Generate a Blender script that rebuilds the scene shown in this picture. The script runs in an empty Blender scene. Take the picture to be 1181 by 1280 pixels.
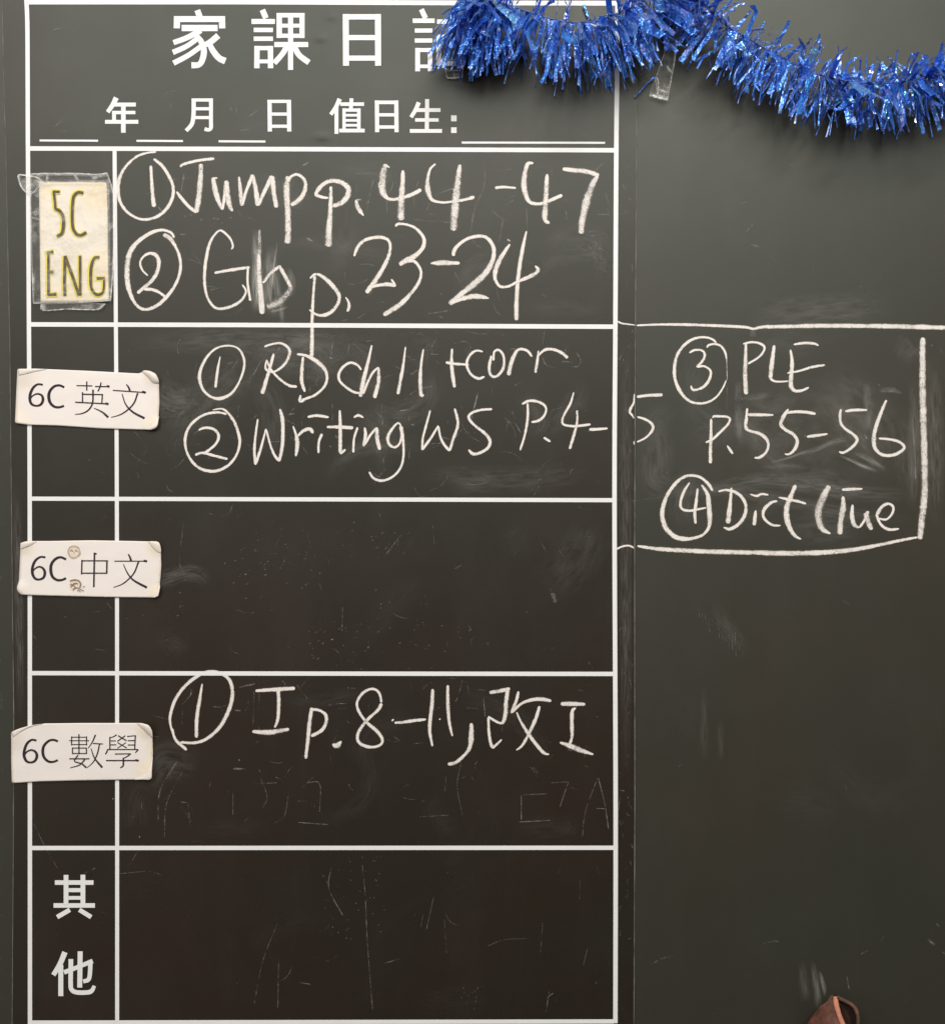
import bpy, math, random
from mathutils import Vector, noise as mnoise

random.seed(7)
SC = bpy.context.scene
COL = SC.collection

# ------------------------------------------------------------------ camera
W, H = 1181.0, 1280.0
S = 0.00062                      # metres on the board per photograph pixel
D = 0.95                         # camera distance
TILT = 0.0114
cam = bpy.data.cameras.new('camera')
cam.sensor_fit = 'VERTICAL'
cam.sensor_height = 32.0
cam.lens = 32.0 * D / (H * S)
cam.clip_start, cam.clip_end = 0.01, 50
cam_o = bpy.data.objects.new('camera', cam)
COL.objects.link(cam_o)
CAM = Vector((0.0, -D, D * math.tan(TILT)))
cam_o.location = CAM
cam_o.rotation_euler = (math.pi / 2 - TILT, 0, 0)
SC.camera = cam_o
FWD = Vector((0, math.cos(TILT), -math.sin(TILT)))
UPV = Vector((0, math.sin(TILT), math.cos(TILT)))
RGT = Vector((1, 0, 0))

def P(px, py, off=0.0):
    """a point of the wall plane (off metres in front of it) seen at a photograph pixel"""
    d = FWD * D + RGT * ((px - W / 2) * S) + UPV * ((H / 2 - py) * S)
    t = (-off - CAM.y) / d.y
    return CAM + d * t

# ------------------------------------------------------------------ light
world = bpy.data.worlds.new('World')
SC.world = world
world.use_nodes = True
bg = world.node_tree.nodes['Background']
bg.inputs[0].default_value = (1.0, 0.93, 0.85, 1)
bg.inputs[1].default_value = 0.09

def area(name, loc, target, sx, sy, power, col):
    l = bpy.data.lights.new(name, 'AREA')
    l.shape = 'RECTANGLE'; l.size = sx; l.size_y = sy
    l.energy = power; l.color = col
    o = bpy.data.objects.new(name, l)
    COL.objects.link(o)
    o.location = loc
    o.rotation_euler = (Vector(target) - Vector(loc)).to_track_quat('-Z', 'Y').to_euler()
    return o
area('ceiling_lamp', (-0.2, -1.9, 1.15), (0, 0, 0.0), 2.6, 1.0, 50, (1.0, 0.965, 0.90))
area('ceiling_lamp', (0.35, -1.05, 1.4), (0, -0.1, 0.0), 0.45, 0.08, 15.5, (1.0, 0.97, 0.93))
area('low_fill_light', (-2.1, -1.9, -0.6), (0, 0, -0.3), 1.0, 1.4, 8, (1.0, 0.95, 0.9))  # unseen fill lamp, added low to even out the lower board

SC.view_settings.view_transform = 'Standard'
SC.view_settings.look = 'None'
SC.view_settings.exposure = 0.0
SC.view_settings.gamma = 1.0
SC.view_settings.use_curve_mapping = False
SC.render.engine = 'CYCLES'
SC.cycles.transparent_max_bounces = 32
SC.cycles.max_bounces = 8

# ------------------------------------------------------------------ node helper
class NT:
    def __init__(self, name):
        self.m = bpy.data.materials.new(name)
        self.m.use_nodes = True
        self.t = self.m.node_tree
        self.p = self.t.nodes['Principled BSDF']
        self.out = self.t.nodes['Material Output']
    def n(self, typ, **kw):
        nd = self.t.nodes.new(typ)
        for k, v in kw.items():
            setattr(nd, k, v)
        return nd
    def l(self, a, b):
        self.t.links.new(a, b)
    def val(self, x, sock):
        if hasattr(x, 'is_output'):
            self.l(x, sock)
        else:
            sock.default_value = x
    def math(self, op, a, b=0.0, c=0.0, clamp=False):
        nd = self.n('ShaderNodeMath', operation=op, use_clamp=clamp)
        self.val(a, nd.inputs[0]); self.val(b, nd.inputs[1]); self.val(c, nd.inputs[2])
        return nd.outputs[0]
    def noise(self, scale, detail=3, rough=0.55, vec=None, stretch=None, dist=0.0):
        if vec is None:
            vec = self.n('ShaderNodeTexCoord').outputs['Object']
        if stretch:
            mp = self.n('ShaderNodeMapping')
            mp.inputs['Scale'].default_value = stretch
            self.l(vec, mp.inputs['Vector']); vec = mp.outputs[0]
        nd = self.n('ShaderNodeTexNoise')
        nd.inputs['Scale'].default_value = scale
        nd.inputs['Detail'].default_value = detail
        nd.inputs['Roughness'].default_value = rough
        nd.inputs['Distortion'].default_value = dist
        self.l(vec, nd.inputs['Vector'])
        return nd.outputs[0]
    def rng(self, x, a, b, c=0.0, d=1.0):
        nd = self.n('ShaderNodeMapRange')
        nd.clamp = True
        self.l(x, nd.inputs[0])
        for i, v in enumerate((a, b, c, d)):
            nd.inputs[i + 1].default_value = v
        return nd.outputs[0]
    def mix(self, f, a, b):
        nd = self.n('ShaderNodeMix', data_type='RGBA')
        self.val(f, nd.inputs[0])
        self.val(a if hasattr(a, 'is_output') else (*a, 1), nd.inputs[6])
        self.val(b if hasattr(b, 'is_output') else (*b, 1), nd.inputs[7])
        return nd.outputs[2]
    def bump(self, h, strength, dist):
        nd = self.n('ShaderNodeBump')
        nd.inputs['Strength'].default_value = strength
        nd.inputs['Distance'].default_value = dist
        self.l(h, nd.inputs['Height'])
        self.l(nd.outputs[0], self.p.inputs['Normal'])
    def set(self, **kw):
        for k, v in kw.items():
            self.val(v if not isinstance(v, tuple) else (*v, 1), self.p.inputs[k.replace('_', ' ')])
    def attr(self, name, out='Fac'):
        return self.n('ShaderNodeAttribute', attribute_name=name).outputs[out]

def mat_board(name, base, tint, rough, spec, dust):
    m = NT(name)
    big = m.rng(m.noise(4.0, 3), 0.35, 0.65)
    c = m.mix(big, base, tint)
    cloud = m.rng(m.noise(9, 5, 0.65, dist=1.2), 0.48, 0.80, 0.0, dust)
    streak = m.rng(m.noise(30, 4, 0.6, stretch=(1, 1, 0.18), dist=0.6), 0.50, 0.80, 0.0, dust * 0.7)
    speck = m.rng(m.noise(900, 2), 0.69, 0.75, 0.0, 0.05)
    f = m.math('ADD', m.math('ADD', cloud, streak), speck, clamp=True)
    c = m.mix(f, c, (0.55, 0.54, 0.50))
    r = m.rng(m.noise(14, 4), 0.3, 0.7, rough - 0.02, rough + 0.03)
    m.set(Base_Color=c, Roughness=r, Specular_IOR_Level=spec, Specular_Tint=(0.90, 1.0, 0.95))
    h = m.noise(1400, 2)
    m.bump(h, 0.12, 0.0004)
    return m.m
M_SHEET = mat_board('matte_black_sheet', (0.0152, 0.0112, 0.0066), (0.0190, 0.0100, 0.0054), 0.42, 0.50, 0.008)
M_BOARD = mat_board('green_black_board', (0.0285, 0.0285, 0.0215), (0.034, 0.0268, 0.0182), 0.45, 0.50, 0.008)

def mat_chalk(name, col, grain, amp=1.9, hi=0.76, top=1.0):
    m = NT(name)
    uv = m.n('ShaderNodeSeparateXYZ')
    m.l(m.n('ShaderNodeUVMap', uv_map='UVMap').outputs[0], uv.inputs[0])
    v = m.math('ABSOLUTE', m.math('SUBTRACT', m.math('MULTIPLY', uv.outputs[1], 2.0), 1.0))
    v = m.math('MULTIPLY', v, 1.6)
    e = m.math('POWER', v, 3.0)
    p = m.attr('press')
    n = m.noise(grain, 3, 0.6)
    n2 = m.noise(190, 2, 0.5)
    a = m.math('SUBTRACT', p, m.math('MULTIPLY', m.math('MINIMUM', e, 1.0), 0.46))
    a = m.math('ADD', a, m.math('MULTIPLY', m.math('SUBTRACT', n, 0.5), amp))
    a = m.math('ADD', a, m.math('MULTIPLY', m.math('SUBTRACT', n2, 0.5), 0.7))
    al = m.rng(a, 0.12 if top == 1.0 else 0.0, hi, 0.0, top)
    core = m.rng(v, 1.0, 1.12, 1.0, 0.0)
    halo = m.math('MULTIPLY', m.math('MULTIPLY', m.rng(v, 0.8, 1.55, 0.30, 0.0), m.rng(n2, 0.35, 0.7)), m.math('MULTIPLY', p, m.rng(n, 0.35, 0.6)))
    al = m.math('MAXIMUM', m.math('MULTIPLY', al, core), halo)
    c = m.mix(m.rng(n2, 0.3, 0.7), col, tuple(x * 0.90 for x in col))
    m.set(Base_Color=c, Roughness=0.95, Specular_IOR_Level=0.1, Alpha=al)
    m.bump(n, 0.4, 0.0004)
    return m.m
M_CHALK = mat_chalk('white_chalk', (0.83, 0.775, 0.73), 1600)
M_GHOST = mat_chalk('wiped_chalk_trace', (0.74, 0.71, 0.67), 900, 0.8, 0.80, 0.55)

def mat_smear():
    m = NT('smeared_chalk_dust')
    uv = m.n('ShaderNodeUVMap', uv_map='UVMap').outputs[0]
    sep = m.n('ShaderNodeSeparateXYZ'); m.l(uv, sep.inputs[0])
    v = m.math('ABSOLUTE', m.math('SUBTRACT', m.math('MULTIPLY', sep.outputs[1], 2.0), 1.0))
    e = m.math('SUBTRACT', 1.0, m.math('POWER', v, 1.6))
    streak = m.noise(9.0, 4, 0.65, vec=uv, stretch=(0.07, 0.9, 1))
    s = m.rng(streak, 0.36, 0.72)
    a = m.math('MULTIPLY', m.math('MULTIPLY', s, e), m.attr('press'))
    m.set(Base_Color=(0.72, 0.70, 0.66), Roughness=0.95, Specular_IOR_Level=0.1, Alpha=a)
    return m.m
M_SMEAR = mat_smear()

def mat_plain(name, col, rough=0.6, spec=0.3, var=0.06, scale=60, **kw):
    m = NT(name)
    n = m.rng(m.noise(scale, 4), 0.3, 0.7)
    m.set(Base_Color=m.mix(n, col, tuple(x * (1 - var) for x in col)), Roughness=rough, Specular_IOR_Level=spec, **kw)
    return m
def mat_print():
    m = NT('white_print')
    n = m.rng(m.noise(800, 3), 0.58, 0.72, 0.0, 0.22)
    n2 = m.rng(m.noise(40, 4), 0.3, 0.7, 0, 0.10)
    f = m.math('ADD', n, n2)
    m.set(Base_Color=m.mix(f, (0.80, 0.80, 0.80), (0.42, 0.41, 0.39)), Roughness=0.5, Specular_IOR_Level=0.3)
    return m.m
M_PRINT = mat_print()
M_INK = mat_plain('dark_printed_ink', (0.035, 0.024, 0.032), 0.6, 0.2, 0.3, 300).m
M_OLIVE = mat_plain('olive_brown_lettering', (0.085, 0.062, 0.022), 0.55, 0.25, 0.4, 250).m
M_YELLOW = mat_plain('yellow_outline_ink', (0.80, 0.66, 0.10), 0.6, 0.2, 0.15, 200).m

def mat_paper(name, col, aged, crease=0.25):
    m = NT(name)
    a = m.attr('age')
    n = m.noise(220, 4, 0.6)
    f = m.math('MULTIPLY', a, m.rng(n, 0.25, 0.6, 0.3, 0.75), clamp=True)
    c = m.mix(f, col, aged)
    c = m.mix(m.rng(m.noise(35, 4), 0.45, 0.8, 0, 0.16), c, tuple(x * 0.75 for x in col))
    m.set(Base_Color=c, Roughness=0.42, Specular_IOR_Level=0.35)
    m.bump(m.noise(42, 3, dist=0.3), crease, 0.002)
    return m.m
M_CARD = mat_paper('laminated_white_paper', (0.80, 0.74, 0.705), (0.78, 0.65, 0.44))
M_CREAM = mat_paper('yellowed_cream_paper', (0.76, 0.69, 0.59), (0.74, 0.58, 0.28), 0.7)
M_EDGE = mat_plain('pale_cut_edge', (0.30, 0.29, 0.25), 0.5, 0.4, 0.6, 90).m

def mat_tape(name, body, edge):
    m = NT(name)
    a = m.attr('age')                       # 1 along cut edges and creases
    n = m.rng(m.noise(420, 4, 0.7), 0.52, 0.70)
    sm = m.rng(m.noise(110, 3), 0.50, 0.72, 0, 0.22)  # mottled white patches: glare painted into the film's opacity
    al = m.math('ADD', m.math('MULTIPLY', a, edge), body)
    al = m.math('ADD', al, sm)
    al = m.math('ADD', al, m.math('MULTIPLY', n, m.math('MULTIPLY', a, 0.35)), clamp=True)
    m.set(Base_Color=(0.80, 0.79, 0.75), Roughness=0.12, Specular_IOR_Level=0.6, Alpha=al)
    m.bump(m.noise(160, 3), 0.5, 0.002)
    return m.m
M_TAPE = mat_tape('clear_adhesive_tape', 0.05, 0.38)

def mat_foil():
    m = NT('blue_metallic_foil')
    tone = m.attr('tone')
    ramp = m.n('ShaderNodeValToRGB')
    el = ramp.color_ramp.elements
    el[0].position = 0.0; el[0].color = (0.08, 0.17, 0.70, 1)
    el[1].position = 1.0; el[1].color = (0.55, 0.88, 0.95, 1)  # pale cyan end paints glints into the foil, beside its holographic shift
    k = el.new(0.90); k.color = (0.40, 0.38, 0.74, 1)
    k = el.new(0.94); k.color = (0.12, 0.60, 0.92, 1)
    for pos, c in ((0.35, (0.09, 0.27, 0.95, 1)), (0.6, (0.08, 0.45, 1.0, 1)), (0.78, (0.30, 0.38, 0.88, 1))):
        k = el.new(pos); k.color = c
    m.l(tone, ramp.inputs[0])
    n = m.noise(260, 2)
    c = m.mix(m.rng(n, 0.35, 0.65), ramp.outputs[0], (0.09, 0.27, 0.92))
    m.set(Base_Color=c, Metallic=0.6, Roughness=m.rng(n, 0.3, 0.7, 0.07, 0.26), Specular_IOR_Level=0.7, Coat_Weight=1.0, Coat_Roughness=0.07)
    m.bump(m.noise(420, 2), 0.8, 0.002)
    return m.m
M_FOIL = mat_foil()
M_WIRE = mat_plain('dark_twisted_wire', (0.05, 0.08, 0.30), 0.4, 0.5, 0.3, 400).m

def mat_leather(name, c1, c2, c3, rough):
    m = NT(name)
    n = m.rng(m.noise(110, 5, 0.7, dist=0.8), 0.38, 0.62)
    n2 = m.rng(m.noise(60, 4, 0.6), 0.45, 0.62)
    c = m.mix(n2, m.mix(n, c1, c2), c3)
    m.set(Base_Color=c, Roughness=rough, Specular_IOR_Level=0.35)
    m.bump(m.noise(900, 4), 0.6, 0.001)
    return m.m
M_LEATH = mat_leather('worn_brown_leather', (0.075, 0.035, 0.024), (0.17, 0.06, 0.045), (0.06, 0.042, 0.022), 0.6)
M_RIM = mat_leather('raw_orange_leather_edge', (0.55, 0.20, 0.12), (0.40, 0.13, 0.075), (0.58, 0.26, 0.17), 0.75)
M_INNER = mat_leather('dark_inner_leather', (0.035, 0.014, 0.01), (0.06, 0.022, 0.014), (0.02, 0.012, 0.008), 0.7)  # darker leather colour for the inner side
M_SPOT = mat_plain('beige_worn_spot', (0.62, 0.49, 0.36), 0.6, 0.25, 0.35, 500).m
M_SPOT2 = mat_plain('brown_worn_fibre', (0.36, 0.24, 0.17), 0.7, 0.2, 0.5, 600).m
M_PALE = mat_plain('pale_worn_fibre', (0.78, 0.68, 0.58), 0.7, 0.2, 0.2, 600).m

# ------------------------------------------------------------------ object helpers
def base_of(o):
    v = Vector((0, 0, 0))
    while o is not None:
        v += o.location; o = o.parent
    return v

def thing(name, label, cat, loc, group=None):
    o = bpy.data.objects.new(name, None)
    o.empty_display_size = 0.02
    COL.objects.link(o)
    o.location = loc
    o['label'] = label; o['category'] = cat
    if group: o['group'] = group
    return o

class MB:
    """mesh collector: world-space vertices with uv and two float attributes"""
    def __init__(self):
        self.v, self.f, self.uv, self.at = [], [], [], []
    def add(self, verts, faces, uvs=None, at=None):
        b = len(self.v)
        self.v += [Vector(v) for v in verts]
        self.f += [tuple(i + b for i in f) for f in faces]
        self.uv += uvs if uvs else [(0, 0.5)] * len(verts)
        self.at += at if at else [1.0] * len(verts)
    def build(self, name, mat, parent=None, attr='press', smooth=True, solid=None, label=None):
        me = bpy.data.meshes.new(name)
        b = base_of(parent)
        me.from_pydata([v - b for v in self.v], [], self.f)
        l = me.uv_layers.new(name='UVMap')
        for lp in me.loops:
            l.data[lp.index].uv = self.uv[lp.vertex_index]
        a = me.attributes.new(attr, 'FLOAT', 'POINT')
        a.data.foreach_set('value', self.at)
        if smooth:
            me.polygons.foreach_set('use_smooth', [True] * len(me.polygons))
        me.materials.append(mat)
        me.update()
        o = bpy.data.objects.new(name, me)
        COL.objects.link(o)
        if parent is not None: o.parent = parent
        if solid:
            md = o.modifiers.new('thickness', 'SOLIDIFY')
            md.thickness = solid; md.offset = -1
        if label: o['label'] = label
        return o

def lerp_path(path, y):
    for (y0, x0), (y1, x1) in zip(path, path[1:]):
        if y <= y1:
            return x0 + (x1 - x0) * (y - y0) / (y1 - y0)
    return path[-1][1]

def catmull(pts, step):
    """smooth densified polyline through (x, y, w) points"""
    if len(pts) == 2:
        (a, b) = pts
        n = max(2, int(math.dist(a[:2], b[:2]) / step))
        return [tuple(a[k] + (b[k] - a[k]) * i / n for k in range(3)) for i in range(n + 1)]
    out = []
    q = [tuple(2 * pts[0][k] - pts[1][k] for k in range(3))] + list(pts) + [tuple(2 * pts[-1][k] - pts[-2][k] for k in range(3))]
    for i in range(1, len(q) - 2):
        n = max(1, int(math.dist(q[i][:2], q[i + 1][:2]) / step))
        for j in range(n):
            t = j / n
            r = []
            for k in range(3):
                a, b, c, d = q[i - 1][k], q[i][k], q[i + 1][k], q[i + 2][k]
                r.append(0.5 * (2 * b + (c - a) * t + (2 * a - 5 * b + 4 * c - d) * t * t + (3 * b - a - 3 * c + d) * t ** 3))
            out.append(tuple(r))
    out.append(tuple(pts[-1]))
    return out

# height of the hanging sheet's front face above the chalkboard
DENTS = [(414, 20, 7, 4, .0005), (400, 47, 8, 4, .0006), (403, 171, 9, 4, .0005), (318, 18, 8, 4, .0003)]
def sheet_off(px, py):
    z = 0.0013 + 0.0005 * mnoise.noise(Vector((px * .006, py * .004, 3.1)))
    for x, y, rx, ry, a in DENTS:
        q = ((px - x) / rx) ** 2 + ((py - y) / ry) ** 2
        if q < 9: z += a * math.exp(-q)
    return z
SEAM_R = [(-80, 797), (120, 795.7), (400, 793.7), (690, 792.6), (1000, 793.0), (1280, 791.8), (1360, 791.5)]
SEAM_L = [(-80, 2.5), (0, 3.4), (100, 5.2), (160, 7.2), (420, 12.8), (690, 15.6), (890, 17.8), (1040, 17.4), (1280, 15.8), (1360, 15.5)]
def surf(px, py):
    if lerp_path(SEAM_L, py) <= px <= lerp_path(SEAM_R, py):
        return sheet_off(px, py)
    return 0.0

LAYER = [0]
def stroke(mb, pts, w=None, press=None, square=False, step=1.6, off=None, lift=0.00012, jitter=True, sub=4, fade=False, wide=1.0):
    """a flat ribbon on the board: pts are (px, py[, w]) in photograph pixels"""
    pts = [tuple(p) if len(p) == 3 else (p[0], p[1], w) for p in pts]
    c = catmull(pts, step) if not square else sum([catmull([a, b], step * 2)[(0 if i == 0 else 1):] for i, (a, b) in enumerate(zip(pts, pts[1:]))], [])
    LAYER[0] = (LAYER[0] + 1) % 14
    lay = lift + LAYER[0] * 0.000022
    f = off or surf
    n = len(c)
    verts, uvs, at, faces = [], [], [], []
    L = 0.0
    ph = random.uniform(0, 100)
    for i, (x, y, ww) in enumerate(c):
        a = c[max(0, i - 1)]; b = c[min(n - 1, i + 1)]
        tx, ty = b[0] - a[0], b[1] - a[1]
        d = math.hypot(tx, ty) or 1e-6
        nx, ny = -ty / d, tx / d
        hw = ww / 2 * wide
        if not square and jitter:
            hw *= 1 + 0.16 * mnoise.noise(Vector((ph, L * 0.25, 0)))
            e = min(i, n - 1 - i)
            if e == 0: hw *= 0.55
        if i: L += math.dist(c[i - 1][:2], (x, y))
        if fade:
            u = i / (n - 1)
            pr = press * min(1, u / .3, (1 - u) / .3)
        elif press is None:
            pr = max(0.64, 1.04 - 0.043 * ww) + 0.20 * mnoise.noise(Vector((ph + 7, L * 0.07, 1)))
        else:
            pr = press
        for k in range(sub + 1):
            v = k / sub
            s = (v * 2 - 1) * hw
            X, Y = x + nx * s, y + ny * s
            verts.append(P(X, Y, f(X, Y) + lay)); uvs.append((L * S * 100, v)); at.append(pr)
    for i in range(n - 1):
        for k in range(sub):
            a = i * (sub + 1) + k
            faces.append((a, a + sub + 1, a + sub + 2, a + 1))
    mb.add(verts, faces, uvs, at)

def region(x0, y0, s):
    def f(pts, w=None, press=None):
        ws = w if isinstance(w, (list, tuple)) else [w] * len(pts)
        if len(ws) != len(pts):
            ws = [ws[min(len(ws) - 1, round(i * (len(ws) - 1) / max(1, len(pts) - 1)))] for i in range(len(pts))]
        return ([(x0 + p[0] * s, y0 + p[1] * s, q * s) for p, q in zip(pts, ws)], press)
    return f

def chalk(name, parent, strokes, label=None):
    mb = MB()
    for pts, pr in strokes:
        stroke(mb, pts, press=pr, wide=1.53, sub=6)
    return mb.build(name, M_CHALK, parent, label=label)

def printed(name, parent, strokes, mat, off=None, lift=0.0001, sub=2):
    mb = MB()
    for pts, pr in strokes:
        stroke(mb, pts, square=len(pts) == 2, jitter=False, press=1.0, off=off, lift=lift, sub=sub)
    return mb.build(name, mat, parent, smooth=False)

# ------------------------------------------------------------------ chalkboard (the surface behind everything)
def build_chalkboard():
    root = thing('chalkboard', 'smooth dark green-black chalkboard behind the ruled homework sheet and tinsel', 'chalkboard', (0, 0, 0))
    x0, x1, y0, y1 = -420, 1620, -420, 1640
    nx, ny = 40, 40
    mb = MB()
    v, f = [], []
    for j in range(ny + 1):
        for i in range(nx + 1):
            v.append(P(x0 + (x1 - x0) * i / nx, y0 + (y1 - y0) * j / ny, 0))
    for j in range(ny):
        for i in range(nx):
            a = j * (nx + 1) + i
            f.append((a, a + nx + 1, a + nx + 2, a + 1))
    mb.add(v, f)
    mb.build('board_panel', M_BOARD, root, solid=0.018)
    return root
BOARD = build_chalkboard()

# ------------------------------------------------------------------ homework sheet
def build_sheet():
    root = thing('homework_sheet', 'black sheet ruled with white grid lines, titled in white Chinese print, covered in chalk notes', 'homework board', P(390, 640, 0))
    mb = MB()
    v, f = [], []
    nx, ny = 196, 360
    Y0, Y1 = -70, 1350
    for j in range(ny + 1):
        y = Y0 + (Y1 - Y0) * j / ny
        a, b = lerp_path(SEAM_L, y), lerp_path(SEAM_R, y)
        for i in range(nx + 1):
            x = a + (b - a) * i / nx
            v.append(P(x, y, sheet_off(x, y)))
    for j in range(ny):
        for i in range(nx):
            k = j * (nx + 1) + i
            f.append((k, k + nx + 1, k + nx + 2, k + 1))
    mb.add(v, f)
    sheet = mb.build('backing_sheet', M_SHEET, root)
    # cut edges, standing from the chalkboard up to the sheet's face, painted pale for caught light and chalk dust
    for path, sgn in ((SEAM_R, 1), (SEAM_L, -1)):
        e = MB(); v, f = [], []
        for j in range(ny + 1):
            y = Y0 + (Y1 - Y0) * j / ny
            x = lerp_path(path, y)
            wdt = (0.75 + 0.5 * mnoise.noise(Vector((y * .03, sgn * 5, 0))))
            if sgn < 0: wdt *= 0.8
            v += [P(x - 0.25 * sgn, y, sheet_off(x, y) + 0.00006), P(x + wdt * sgn, y, sheet_off(x, y) * 0.8), P(x + (wdt + .05) * sgn, y, 0.0)]
        for j in range(ny):
            for k in range(2):
                a = j * 3 + k
                f.append((a, a + 3, a + 4, a + 1) if sgn < 0 else (a, a + 1, a + 4, a + 3))
        e.add(v, f)
        e.build('cut_edge', M_EDGE, sheet)
    return root
SHEET = build_sheet()

def gl(pts, w):
    return ([(x, y, w) for x, y in pts], None)
mb_grid = MB()
RULES = [
    ([(34.5, 2.5), (300, 2.5), (560, 3.5), (771, 4)], 6.0), ([(38, 185.6), (300, 186.2), (768, 187.8)], 5.6),
    ([(39, 405.5), (300, 406.2), (767, 408.4)], 5.6), ([(40, 623.3), (400, 624.2), (766, 625.2)], 5.2),
    ([(40, 841.4), (400, 842), (767, 842.4)], 5.4), ([(40, 1060), (767, 1059.7)], 5.4), ([(40, 1278.3), (767, 1276.8)], 5.4)]
for pts, w in RULES:
    stroke(mb_grid, [(*p, w) for p in pts], square=True, press=1, jitter=False)
def col_line(path, w):
    stroke(mb_grid, [(x, y, w) for y, x in path], press=1, jitter=False, step=6)
col_line([(-60, 30), (0, 33.4), (20, 34.4), (60, 34.9), (188, 35.4), (400, 36.6), (620, 37.6), (900, 37.8), (1279, 37.9), (1281, 37.9)], 5.4)
col_line([(188, 143.6), (400, 145.2), (620, 146.4), (960, 146.8), (1277, 146.8)], 5.0)
col_line([(-60, 772), (90, 771), (188, 770), (400, 768.9), (625, 767.8), (1000, 769.2), (1279, 768.9)], 5.6)
mb_grid.build('ruled_grid', M_PRINT, SHEET, smooth=False)

HD1, HD2, HD3, HD4, BT = region(200, 0, .18628), region(400, 0, .18628), region(120, 110, .22015), region(400, 110, .16935), region(50, 1080, .14851)
r = HD1
TITLE = [[
    r([(252, 68), (272, 124)], 40), r([(95, 128), (438, 128)], 40), r([(116, 120), (114, 190)], 42), r([(417, 120), (419, 190)], 42),
    r([(147, 188), (388, 188)], 42), r([(275, 203), (185, 252), (92, 286)], [40, 36, 34]), r([(232, 222), (278, 280), (296, 340), (286, 400), (262, 434), (212, 438)], [30, 38, 40, 40, 38, 42]),
    r([(262, 252), (180, 310), (88, 352)], [34, 34, 36]), r([(285, 305), (190, 372), (92, 424)], [34, 34, 36]),
    r([(392, 238), (345, 278), (298, 304)], [42, 40, 34]), r([(330, 288), (358, 342), (398, 390), (440, 410)], [34, 40, 42, 44])],
    [r([(688, 66), (712, 122)], 38), r([(615, 144), (772, 144)], 34), r([(630, 201), (759, 201)], 30), r([(630, 260), (759, 260)], 30),
    r([(652, 308), (651, 458)], 36), r([(742, 308), (743, 458)], 36), r([(635, 323), (760, 323)], 28), r([(650, 412), (745, 412)], 26),
    r([(801, 87), (801, 255)], 36), r([(954, 87), (954, 255)], 34), r([(785, 102), (970, 102)], 30), r([(790, 172), (965, 172)], 26),
    r([(785, 240), (970, 240)], 28), r([(877, 90), (877, 469)], 34), r([(768, 299), (995, 299)], 34), r([(852, 312), (822, 362), (768, 424)], [38, 36, 36]), r([(902, 312), (935, 370), (1000, 420)], [38, 38, 38])]]
r = HD2
TITLE += [[r([(173, 94), (175, 441)], 40), r([(389, 94), (390, 441)], 40), r([(153, 113), (409, 113)], 36), r([(175, 252), (388, 252)], 34), r([(175, 390), (390, 390)], 34)],
    [r([(680, 62), (708, 122)], 34), r([(622, 139), (769, 139)], 30), r([(636, 205), (754, 205)], 28), r([(636, 272), (754, 272)], 28),
    r([(655, 322), (655, 478)], 32), r([(738, 322), (738, 478)], 30), r([(640, 336), (752, 336)], 26), r([(655, 445), (738, 445)], 24),
    r([(785, 145), (900, 145)], 30), r([(885, 145), (885, 255)], 30), r([(785, 246), (895, 246)], 28), r([(797, 246), (797, 440)], 32), r([(797, 425), (915, 425)], 30)]]
for t in TITLE:
    printed('title_character', SHEET, t, M_PRINT)
r = HD3
DATE = [[r([(117, 55), (95, 98), (68, 137)], [30, 26, 24]), r([(105, 94), (228, 94)], 22), r([(95, 139), (225, 139)], 19), r([(104, 132), (104, 190)], 22), r([(53, 192), (242, 192)], 22), r([(157, 90), (157, 254)], 26)],
    [r([(556, 60), (555, 150), (545, 205), (513, 243)], [24, 24, 24, 22]), r([(545, 68), (665, 68)], 18), r([(654, 62), (654, 218)], 22), r([(655, 200), (653, 228), (640, 238), (618, 232)], [22, 22, 20, 22]), r([(560, 118), (648, 118)], 18), r([(560, 168), (648, 168)], 18)],
    [r([(986, 67), (988, 247)], 24), r([(1096, 67), (1098, 247)], 24), r([(975, 76), (1108, 76)], 18), r([(990, 148), (1098, 148)], 18), r([(990, 217), (1098, 217)], 18)]]
r = HD4
DATE += [[r([(146, 80), (118, 140), (80, 196)], [34, 30, 28]), r([(122, 140), (122, 338)], 28), r([(150, 119), (325, 119)], 26), r([(233, 76), (228, 160)], 28), r([(178, 150), (178, 310)], 24), r([(287, 150), (287, 310)], 26),
    r([(178, 163), (300, 163)], 24), r([(190, 201), (275, 201)], 19), r([(190, 239), (275, 239)], 19), r([(190, 275), (275, 275)], 19), r([(142, 314), (330, 314)], 27)],
    [r([(420, 92), (422, 326)], 30), r([(563, 92), (565, 326)], 30), r([(405, 106), (578, 106)], 26), r([(425, 198), (562, 198)], 24), r([(425, 288), (562, 288)], 24)],
    [r([(729, 106), (705, 162), (672, 216)], [32, 30, 28]), r([(712, 163), (889, 163)], 28), r([(702, 236), (875, 236)], 26), r([(663, 317), (900, 317)], 28), r([(791, 82), (788, 310)], 30)],
    [r([(967, 224), (1008, 224)], 44), r([(967, 311), (1008, 311)], 42)]]
for t in DATE:
    printed('printed_character', SHEET, t, M_PRINT)
r = BT
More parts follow.
